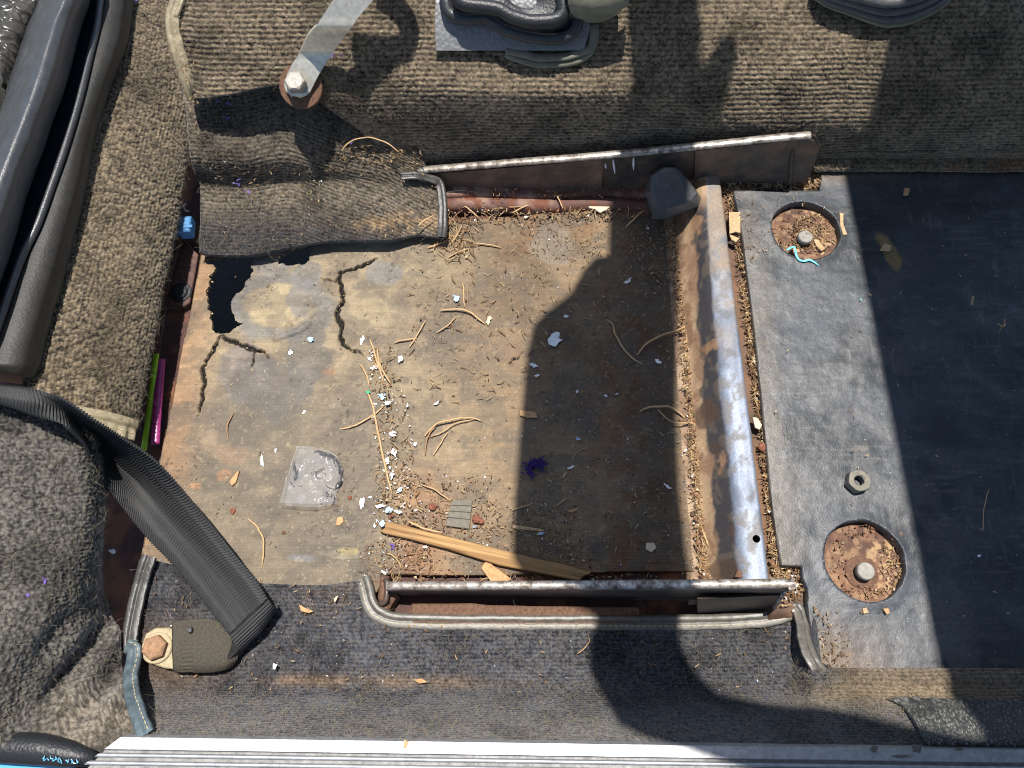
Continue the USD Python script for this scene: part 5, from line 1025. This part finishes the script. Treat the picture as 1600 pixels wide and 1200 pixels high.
FL = [(714, 466, 14, 12, .3, .001, 'paper_blue', 'pale blue flake beside two short needles, upper middle of the pan'), (763, 501, 9, 16, .3, .001, 'petal', 'cream petal at the tip of the forked needle'), (566, 533, 7, 20, .2, .001, 'paper', 'white flake left of the top of the litter seam, above the shorter needle'), (486, 531, 12, 10, .4, .001, 'paper_blue', 'pale blue scrap to the right of the tan blister'), (454, 552, 10, 11, .2, .001, 'paper', 'white triangular flake right of the black crack tip'),
 (476, 644, 7, 8, .5, .001, 'paper', 'small white flake between bag and cracks'), (410, 722, 6, 24, -.2, .001, 'paper', 'curled white strip left of the plastic bag'), (431, 704, 4, 9, 0, .001, 'paper', 'tiny white sliver above the curled strip left of the bag'), (566, 787, 8, 22, .1, .001, 'paper', 'white crescent right of the bag'), (681, 631, 14, 5, -.5, .001, 'paper', 'white sliver right of the upper litter seam'),
 (868, 532, 25, 26, .2, .001, 'paper', 'largest white paper scrap, in the shade of the pan'), (980, 440, 19, 8, -.6, .001, 'paper', 'white paper scrap in the shade of the upper pan'), (834, 571, 14, 10, .5, .001, 'paper', 'white petal just inside the left shadow edge, upper one'), (839, 588, 12, 5, -.2, .001, 'paper', 'thin white flake below the white petal at the left shadow edge'), (884, 495, 10, 6, 0, .001, 'paper', 'small white petal inside the shaded bulge above the largest scrap'), (1028, 565, 14, 7, .5, .001, 'paper', 'white flake in the shade left of the litter line, below the bent needle'), (1012, 357, 6, 5, 0, .001, 'paper', 'white dot below the rubber block'),
 (903, 686, 8, 7, .6, .001, 'paper_blue', 'lilac blue flake in the shaded pan'), (902, 612, 6, 6, .6, .001, 'paper', 'white speck above the lilac flake'), (946, 619, 8, 4, .5, .001, 'paper', 'white sliver right of the specks, the lower one'), (963, 616, 8, 3, -.6, .001, 'paper', 'white sliver right of the specks, the upper one'), (1043, 761, 16, 5, .6, .001, 'paper', 'white rod shaped flake in the shade near the litter line'), (881, 743, 14, 6, -.8, .001, 'petal', 'cream seed husk in the shade right of the purple tangle'), (891, 731, 14, 4, -.4, .001, 'paper', 'thin white sliver above the cream husk'), (846, 834, 15, 7, -.2, .001, 'paper_blue', 'bluish white flake beside the pale splinter in the shade'),
 (614, 678, 14, 10, .2, .002, 'paper', 'white flake on the middle of the litter seam, upper'), (605, 720, 10, 18, .3, .002, 'paper', 'white flake on the litter seam beside the long needle'), (616, 708, 10, 14, -.3, .002, 'paper', 'white folded flake right of the long needle'), (613, 742, 8, 18, .1, .002, 'paper', 'white flake below the folded one on the seam'), (626, 765, 8, 10, 0, .002, 'paper_blue', 'blue flake at the lower end of the long needle'), (649, 694, 7, 7, 0, .002, 'paper', 'round white pellet right of the litter seam'), (598, 620, 14, 12, .5, .002, 'paper_blue', 'blue printed scrap at the top of the litter seam'), (605, 630, 12, 8, .1, .003, 'paper', 'white scrap under the blue printed scrap'), (575, 613, 8, 7, 0, .003, 'green_plastic', 'green plastic scrap on top of the longest needle'),
 (596, 791, 18, 7, -.2, .003, 'paper', 'white curled strip above the left end of the stick'), (607, 798, 14, 14, .8, .003, 'paper_blue', 'blue printed scrap above the left end of the stick'), (622, 800, 16, 7, .3, .003, 'paper', 'white scrap right of the blue printed scrap at the stick'), (611, 806, 7, 7, 0, .004, 'red_crumb', 'red printed scrap between blue and white at the stick'), (598, 818, 14, 12, .6, .0075, 'paper_blue', 'pale blue scrap lying on the left tip of the stick'), (586, 822, 7, 12, .3, .002, 'paper', 'white curl left of the stick tip'), (578, 777, 7, 5, 0, .002, 'paper', 'white speck between bag and seam'), (600, 895, 14, 5, .6, .003, 'paper', 'white flake at the left end of the lower seat rail'), (665, 855, 10, 5, 0, .001, 'paper', 'white flake below the middle of the stick'), (742, 823, 8, 6, 0, .001, 'paper_blue', 'bluish flake beside the red crumbs'), (577, 560, 9, 7, .3, .002, 'paper', 'white flake high on the seam, left of the needles'), (586, 575, 14, 9, -.3, .002, 'paper', 'white ragged flake high on the seam, between the needles'), (626, 562, 8, 13, .3, .002, 'paper', 'white flake right of the top of the seam'),
 (177, 862, 12, 8, .7, .012, 'paper', 'white flake in the dark gap between side carpet and belt'), (430, 1041, 8, 11, .3, .02, 'paper', 'white forked flake on the sill carpet right of the belt end'), (525, 936, 6, 12, .5, .017, 'petal', 'cream petal on the sill carpet left of the edging'), (1528, 869, 6, 5, 0, .034, 'paper', 'white crumb on the shaded mat near the bottom right'), (1086, 885, 0, 0, 0, 0, None, None), (1086, 819, 12, 5, .5, .004, 'paper', 'white flake on the litter line near the lower end of the crossmember'), (1071, 704, 6, 6, 0, .003, 'paper', 'white pellet on the litter line, middle of the crossmember'), (1064, 430, 7, 8, 0, .002, 'petal', 'cream flake at the upper litter line, near the crossmember'), (1066, 457, 9, 6, -.5, .003, 'petal', 'cream flake at the litter line, second from its top'), (1345, 968 - 500, 4, 4, 0, .033, 'teal', 'teal speck at the shadow edge on the mat')]
rg = np.random.default_rng(77)
for px, py, w_, h_, rot, z, mt, lab in FL:
    if lab: one('paper_flake' if 'petal' not in lab and 'husk' not in lab else 'petal', flake(rg, px, py, w_, h_, rot, z, curl=rg.uniform(.4, 1.4)), mt, lab, 'petal' if 'petal' in lab else ('husk' if 'husk' in lab else 'flake'), 'pale flakes and petals')

# ---------------------------------------------------------------- uncountable litter
PAL = dict(needle=[lin(180, 150, 110), lin(200, 172, 130), lin(150, 118, 84), lin(126, 98, 70)], chip=[lin(170, 142, 106), lin(140, 110, 78), lin(190, 168, 134), lin(112, 84, 62)], white=[lin(228, 228, 224), lin(210, 200, 180), lin(198, 206, 218)], grit=[lin(84, 70, 56), lin(116, 96, 74), lin(150, 128, 100), lin(62, 54, 46)], rust=[lin(130, 90, 64), lin(112, 76, 56), lin(146, 108, 80)])
class Heap:
    def __init__(s, seed): s.V, s.F, s.C, s.n, s.g = [], [], [], 0, np.random.default_rng(seed)
    def add(s, V, F, c): s.V.append(V); s.F.append(np.asarray(F) + s.n); s.C.append(np.tile(c, (len(V), 1))); s.n += len(V)
    def col(s, kind): c = PAL[kind][s.g.integers(len(PAL[kind]))]; return c * s.g.uniform(.7, 1.15)
    def bit(s, p, kind, size, lift=.0008):
        g = s.g
        if kind == 'needle':
            L = size * g.uniform(.5, 1.8); a = g.uniform(0, np.pi * 2); d = np.array([math.cos(a), math.sin(a), g.normal(0, .12)]); b_ = np.cross(d, [0, 0, 1]); r_ = g.uniform(.00022, .00048)
            mid = p + b_ * g.normal(0, .12) * L; pts = [p - d * L / 2, mid, p + d * L / 2]; V = []
            for i, q in enumerate(pts):
                rr = r_ * (1, 1, .6)[i]; V += [q + b_ * rr, q - b_ * rr, q + [0, 0, 1.4 * rr]]
            F = []
            for i in (0, 3):
                for j in range(3): k_ = (j + 1) % 3; F += [[i + j, i + k_, i + j + 3], [i + k_, i + k_ + 3, i + j + 3]]
            V = np.array(V); V[:, 2] += lift; s.add(V, F, s.col(kind))
        else:
            k = g.integers(4, 7); V, F = shard(g, p, size * g.uniform(.10, .40), p[2] + lift * g.uniform(0, 1), .18 if kind in ('white', 'chip') else .7, k); s.add(V, F, s.col(kind))
    def build(s, name, label, catg, parent=None):
        V, F, C = np.concatenate(s.V), np.concatenate(s.F), np.concatenate(s.C)
        obj(name, (V, F), M['litter'], parent, col=C, label=label, cat=catg, kind='stuff')
def scatter(h, n, px_poly, z, mix, size, dens=None, zj=0.0):
    g = h.g; P = Polygon(px_poly); x0, y0, x1, y1 = P.bounds; k = 0; ks, ws = list(mix), np.array(list(mix.values()), float); ws /= ws.sum()
    while k < n:
        q = g.uniform((x0, y0), (x1, y1))
        if not P.contains(Point(q)): continue
        if dens is not None and g.random() > dens(*q): continue
        p = U(q[0], q[1], z if not callable(z) else z(*q)); p[2] += g.uniform(0, zj) if zj else 0
        h.bit(p, ks[g.choice(len(ks), p=ws)], size); k += 1
zp = .0012
h = Heap(1)   # line against the crossmember
scatter(h, 1500, [(1040, 340), (1052, 340), (1070, 450), (1092, 600), (1106, 760), (1118, 880), (1122, 905), (1094, 905), (1082, 780), (1070, 620), (1054, 470)], lambda x_, y_: zp + .0025, dict(needle=8, chip=2.5, grit=1.2, rust=.8, white=.25), .0052, zj=.002)
scatter(h, 260, [(985, 330), (1050, 330), (1060, 420), (1030, 470), (980, 400)], zp, dict(needle=4, chip=2, grit=3), .003)
h.build('litter_line', 'line of pine needle bits and crumbs piled against the foot of the crossmember', 'litter')
h = Heap(2)   # strip between crossmember and mat
scatter(h, 1250, [(1131, 300), (1150, 300), (1158, 360), (1172, 460), (1184, 560), (1196, 680), (1209, 810), (1222, 890), (1204, 895), (1188, 720), (1172, 590), (1155, 450), (1140, 345)], .021, dict(needle=7, chip=4, grit=1.2, rust=1, white=.35), .0054, zj=.005)
scatter(h, 620, [(1130, 270), (1284, 264), (1283, 298), (1140, 300)], .023, dict(needle=5, chip=3, grit=1, rust=.5), .005, zj=.004)
scatter(h, 190, [(1206, 884), (1250, 887), (1254, 906), (1260, 920), (1222, 948), (1210, 940), (1240, 910), (1206, 905)], .022, dict(needle=4, chip=4, grit=2, white=.6), .005, zj=.004)
h.build('litter_strip', 'strip of needle bits, bark and crumbs filling the channel beside the rubber mat', 'litter')
h = Heap(3)   # seam in the sheet and its lower end
scatter(h, 560, [(578, 545), (612, 545), (640, 640), (650, 760), (690, 830), (585, 830), (588, 700), (578, 600)], zp, dict(needle=4.5, chip=2, grit=2, white=3.4, rust=1), .0042, zj=.002)
scatter(h, 620, [(585, 740), (760, 740), (800, 820), (790, 860), (600, 820)], zp, dict(needle=2.5, chip=2, grit=4, white=.8, rust=2.5), .0030, dens=lambda x_, y_: .25 + .75 * noise(np.array([x_ / 40, y_ / 40, 0]), 3))
scatter(h, 420, [(560, 850), (610, 836), (780, 890), (780, 897), (606, 897), (590, 910), (565, 905)], zp, dict(needle=2.5, chip=2, grit=4, white=.9, rust=2.5), .0030, dens=lambda x_, y_: 1 if x_ < 680 else .3)
scatter(h, 260, [(606, 899), (1100, 896), (1240, 905), (1240, 911), (612, 914)], -.001, dict(needle=3, chip=3, grit=3, white=.5, rust=2), .004, zj=.002)
scatter(h, 220, [(790, 780), (900, 790), (930, 890), (850, 870), (800, 850)], zp, dict(needle=2, chip=1.5, grit=5, white=1), .0034)
h.build('seam_litter', 'crumbs, needle bits and paper specks gathered along the seam and around the stick', 'litter')
h = Heap(4)   # along the flange and at the flap corner
scatter(h, 430, [(690, 330), (760, 322), (930, 305), (1010, 300), (1040, 335), (960, 345), (830, 345), (700, 352)], lambda x_, y_: .0025, dict(needle=6, chip=2, grit=2, rust=1.5, white=.4), .0058, zj=.003)
scatter(h, 90, [(690, 345), (745, 345), (740, 400), (700, 410), (672, 392)], zp, dict(needle=8, chip=1), .0100, zj=.002)
scatter(h, 130, [(700, 296), (930, 284), (1000, 292), (925, 312), (700, 312)], .0115, dict(needle=3, chip=2, grit=2, rust=2, white=.3), .003)
scatter(h, 300, [(800, 340), (950, 325), (950, 400), (900, 410), (820, 400)], zp, dict(needle=3, chip=1.5, grit=3, rust=1.5, white=.3), .0026)
h.build('flange_litter', 'dry needle bits scattered along the maroon flange and the corner of the carpet flap', 'litter')
h = Heap(5)   # specks all over the sheet
scatter(h, 1500, [(320, 420), (560, 400), (700, 400), (950, 350), (1040, 380), (1070, 600), (1090, 890), (610, 890), (560, 900), (240, 860), (262, 700)], zp, dict(needle=2.2, chip=1.2, grit=6, white=1.1, rust=.8), .0022, dens=lambda x_, y_: .22 + .5 * (x_ > 830) + .35 * (y_ > 740))
scatter(h, 260, [(640, 360), (950, 340), (950, 480), (800, 620), (640, 640)], zp, dict(needle=6, chip=.6, grit=2), .0046)
scatter(h, 330, [(830, 620), (1070, 620), (1085, 890), (830, 890)], zp, dict(needle=1.6, grit=6, white=1.3, chip=.6), .0030)
h.build('sheet_specks', 'fine dust, grit and pale specks over the whole cracked floor sheet', 'litter')
h = Heap(6)   # specks on the mat
scatter(h, 300, [(1170, 310), (1590, 290), (1590, 1040), (1300, 1040), (1265, 930), (1230, 880)], lambda x_, y_: .0327, dict(white=2, needle=2, chip=1.2, grit=1.5), .0016, dens=lambda x_, y_: .25 + .6 * (x_ > 1330))
scatter(h, 90, [(1150, 310), (1290, 300), (1320, 330), (1170, 420)], .0318, dict(needle=4, chip=3), .003)
scatter(h, 130, [(1264, 930), (1330, 990), (1330, 1040), (1290, 1045)], .0318, dict(needle=3, chip=2, grit=3, rust=2), .0026)
h.build('mat_specks', 'pale specks and short bits lying on the black rubber mat', 'litter')
h = Heap(7)   # inside the cut-outs
for (cx, cy, rx, ry, n_, m_) in ((1270, 366, 34, 32, 300, dict(needle=5, chip=3, grit=1)), (1235, 365, 22, 30, 70, dict(rust=4, grit=2, needle=1)), (1392, 880, 17, 44, 120, dict(chip=4, needle=2, grit=2)), (1350, 925, 40, 10, 60, dict(chip=3, needle=2, rust=3)), (1310, 880, 14, 40, 40, dict(rust=3, chip=2)), (1350, 830, 40, 10, 40, dict(rust=4, grit=2))):
    a = np.linspace(0, 2 * np.pi, 24); scatter(h, n_, np.c_[cx + rx * np.cos(a), cy + ry * np.sin(a)], .0228, m_, .0038, zj=.0012)
h.build('cutout_litter', 'rusty crumbs and needle bits lying in the two round cut-outs of the mat', 'litter')
h = Heap(8)   # bits caught in the carpets
def onto(px, py, z): return U(px, py, z)
scatter(h, 260, [(400, 240), (650, 240), (690, 300), (690, 365), (560, 372), (330, 390), (320, 290)], lambda x_, y_: float(np.interp(y_, [240, 285, 330, 375, 400], [.055, .036, .030, .024, .016])), dict(chip=3, needle=3, white=.6), .0022)
scatter(h, 120, [(500, 215), (660, 235), (655, 262), (520, 250)], lambda x_, y_: float(np.interp(y_, [200, 235, 262], [.068, .054, .044])), dict(chip=2, needle=3), .003)
scatter(h, 300, [(240, 890), (560, 920), (620, 975), (1250, 975), (1280, 1050), (1400, 1085), (250, 1100)], lambda x_, y_: .0145, dict(white=2, needle=4, chip=2, grit=1), .0022, dens=lambda x_, y_: 1 if x_ < 620 or x_ > 1180 else .35)
scatter(h, 60, [(280, 20), (310, 100), (310, 215), (298, 215), (272, 30)], lambda x_, y_: float(np.interp(y_, [0, 100, 150, 220], [.172, .133, .11, .072])), dict(chip=3, needle=2), .003)
scatter(h, 40, [(310, 160), (380, 170), (370, 300), (330, 300)], lambda x_, y_: float(np.interp(y_, [160, 185, 220, 250, 300], [.085, .077, .068, .056, .036])), dict(white=1), .0016)
h.build('carpet_crumbs', 'crumbs, fluff and needle bits caught in the pile of the carpets', 'litter')
rg = np.random.default_rng(31); L_ = []
for cx, cy, z in ((339, 157, .1), (356, 160, .098), (357, 186, .08), (366, 282, .04), (386, 300, .037), (548, 222, .062), (612, 226, .052), (66, 902, .096), (63, 952, .09), (42, 928, .1), (525, 86, .132), (212, 0, .1), (613, 853, .002)):
    for j in range(3):
        p = U(cx + rg.normal(0, 2), cy + rg.normal(0, 2), z); w = p + np.cumsum(rg.normal(0, .0012, (4, 3)) * [1, 1, .4], 0); L_.append(tube(w, .0004, 4, n=6))
one('purple_lint', cat(L_), vcmat('lint', .9, .2, base=tuple(lin(120, 100, 170))), 'tiny tufts of purple lint caught here and there in the carpets', 'lint'); stage.GetPrimAtPath('/World/purple_lint').SetCustomDataByKey('kind', 'stuff')

# ---------------------------------------------------------------- beyond the picture: what shades the floor
S = [(1070, 1172, .07), (1000, 1150, .06), (965, 1130, .05), (945, 1085, .03), (920, 1050, .012), (918, 1010, .012), (932, 965, .012), (890, 945, .01), (836, 918, .03), (800, 875, 0), (802, 800, 0), (808, 720, 0), (815, 640, 0), (822, 560, 0), (832, 510, 0), (850, 490, 0), (890, 460, 0), (912, 420, 0), (930, 402, 0), (950, 400, 0), (952, 330, 0), (955, 300, 0), (968, 240, .06), (982, 180, .09), (985, 100, .127), (985, 0, .168), (985, -60, .18),
     (1095, -60, .18), (1105, 5, .165), (1112, 20, .16), (1100, 27, .157), (1097, 60, .145), (1100, 96, .13), (1118, 66, .143), (1126, 38, .152), (1142, 26, .157), (1157, 36, .153), (1158, 70, .14), (1145, 120, .12), (1130, 170, .095), (1118, 215, .07), (1085, 250, .05), (1060, 330, 0), (1060, 420, 0), (1058, 560, 0), (1057, 640, 0), (1062, 760, 0), (1072, 860, 0), (1080, 900, 0), (1083, 918, .05), (1062, 960, .012), (1063, 1000, .012), (1080, 1040, .012), (1130, 1080, .03), (1200, 1093, .04), (1300, 1108, .045), (1400, 1130, .055), (1480, 1150, .06), (1650, 1170, .07), (1800, 1200, .07), (1800, 1500, .07), (1500, 1360, .07), (1250, 1230, .07), (1150, 1200, .07)]
q = U3(S); q = (q - SUN * (q[:, 2] / SUN[2])[:, None])[:, :2]; SP = Polygon(q).buffer(.002).buffer(-.002)
if SP.geom_type != 'Polygon': SP = max(SP.geoms, key=lambda g_: g_.area)
SP = Polygon(SP.exterior)
ex = SP.exterior; n_ = int(ex.length / .006); ring = np.array([ex.interpolate(i / n_, normalized=True).coords[0] for i in range(n_)])
x0, y0, x1, y1 = SP.bounds; X, Y = np.meshgrid(np.arange(x0, x1, .006), np.arange(y0, y1, .006)); gp = np.c_[X.ravel(), Y.ravel()]; gp = gp[contains_xy(SP.buffer(-.004), gp[:, 0], gp[:, 1])]
from scipy.spatial import Delaunay
allp = np.r_[ring, gp]; tri = Delaunay(allp).simplices; cen = allp[tri].mean(1); tri = tri[contains_xy(SP, cen[:, 0], cen[:, 1])]
dd = cKDTree(ring).query(allp)[0]; dd[:len(ring)] = 0; hh = np.sqrt(np.clip(1 - (1 - np.minimum(dd / .04, 1)) ** 2, 0, 1)) * .034
lift = .92 + np.clip(.05 - allp[:, 1], 0, .3) * .4
V = np.r_[np.c_[allp, lift + hh], np.c_[allp, lift - hh]] ; n_ = len(allp); V[:, :2] += (SUN[:2] / SUN[2]) * np.r_[lift, lift][:, None]
a2 = V[tri]; sg = np.cross(a2[:, 1] - a2[:, 0], a2[:, 2] - a2[:, 0])[:, 2] < 0; tri[sg] = tri[sg][:, ::-1]
m = trimesh.Trimesh(V, np.r_[tri, tri[:, ::-1] + n_], process=True); m.merge_vertices()
person = thing('person', 'arm and hand of the person leaning over the car, seen here only by their shadow', 'person')
obj('arm', m, M['skin'], person, smooth=True)
def limb(pts):
    B = [Manifold.sphere(r_, 24).translate([float(a), float(b_), float(c_)]) for a, b_, c_, r_ in pts]
    return [Manifold.batch_hull(B[i:i + 2]) for i in range(len(B) - 1)]
body = limb([(.44, -.50, 1.18, .055), (.43, -.46, 1.30, .095), (.43, -.45, 1.36, .092)])
body += [Manifold.batch_hull([Manifold.sphere(r_, 24).translate([a, b_, c_]) for a, b_, c_, r_ in ((.28, -.50, 1.10, .06), (.60, -.50, 1.10, .06), (.36, -.52, .80, .10), (.52, -.52, .80, .10), (.36, -.54, .58, .11), (.52, -.54, .58, .11))])]
for sx in (.35, .53): body += limb([(sx, -.54, .56, .095), (sx, -.52, .16, .062), (sx, -.56, -.20, .045), (sx, -.46, -.235, .035)])
body += limb([(.28, -.49, 1.10, .058), (.18, -.38, .88, .045), (.05, -.12, .74, .03)]) + limb([(.60, -.49, 1.10, .058), (.62, -.38, 1.0, .05), (.52, -.22, .98, .042)])
bm = Manifold.batch_boolean(body, __import__('manifold3d').OpType.Add).refine_to_length(.03).to_mesh(); bm = trimesh.Trimesh(bm.vert_properties[:, :3], bm.tri_verts, process=True); trimesh.smoothing.filter_taubin(bm, iterations=8)
obj('body', bm, vcmat('clothing', .9, .2, base=(.05, .055, .07)), person, smooth=True)
roof = thing('car_roof', 'edge of the car roof that shades the right side of the mat', 'car roof')
e = []
for zz, xx_ in ((.95, .3075), (.9545, .309), (.955, .312)): e.append(xx_)
rp = [(.3075 + .012, .940), (.3085, .9405), (.3065, .944), (.3060, .950), (.3075, .957), (.314, .962), (.40, .975), (.9, 1.0), (1.5, 1.0), (1.5, .94)]
ys_ = (-.55, 1.3)
P = np.array([[[a, ys_[0], b_], [a, ys_[1], b_]] for a, b_ in rp + rp[:1]]); obj('roof_panel', grid_mesh(P), M['paint_blue'], roof)
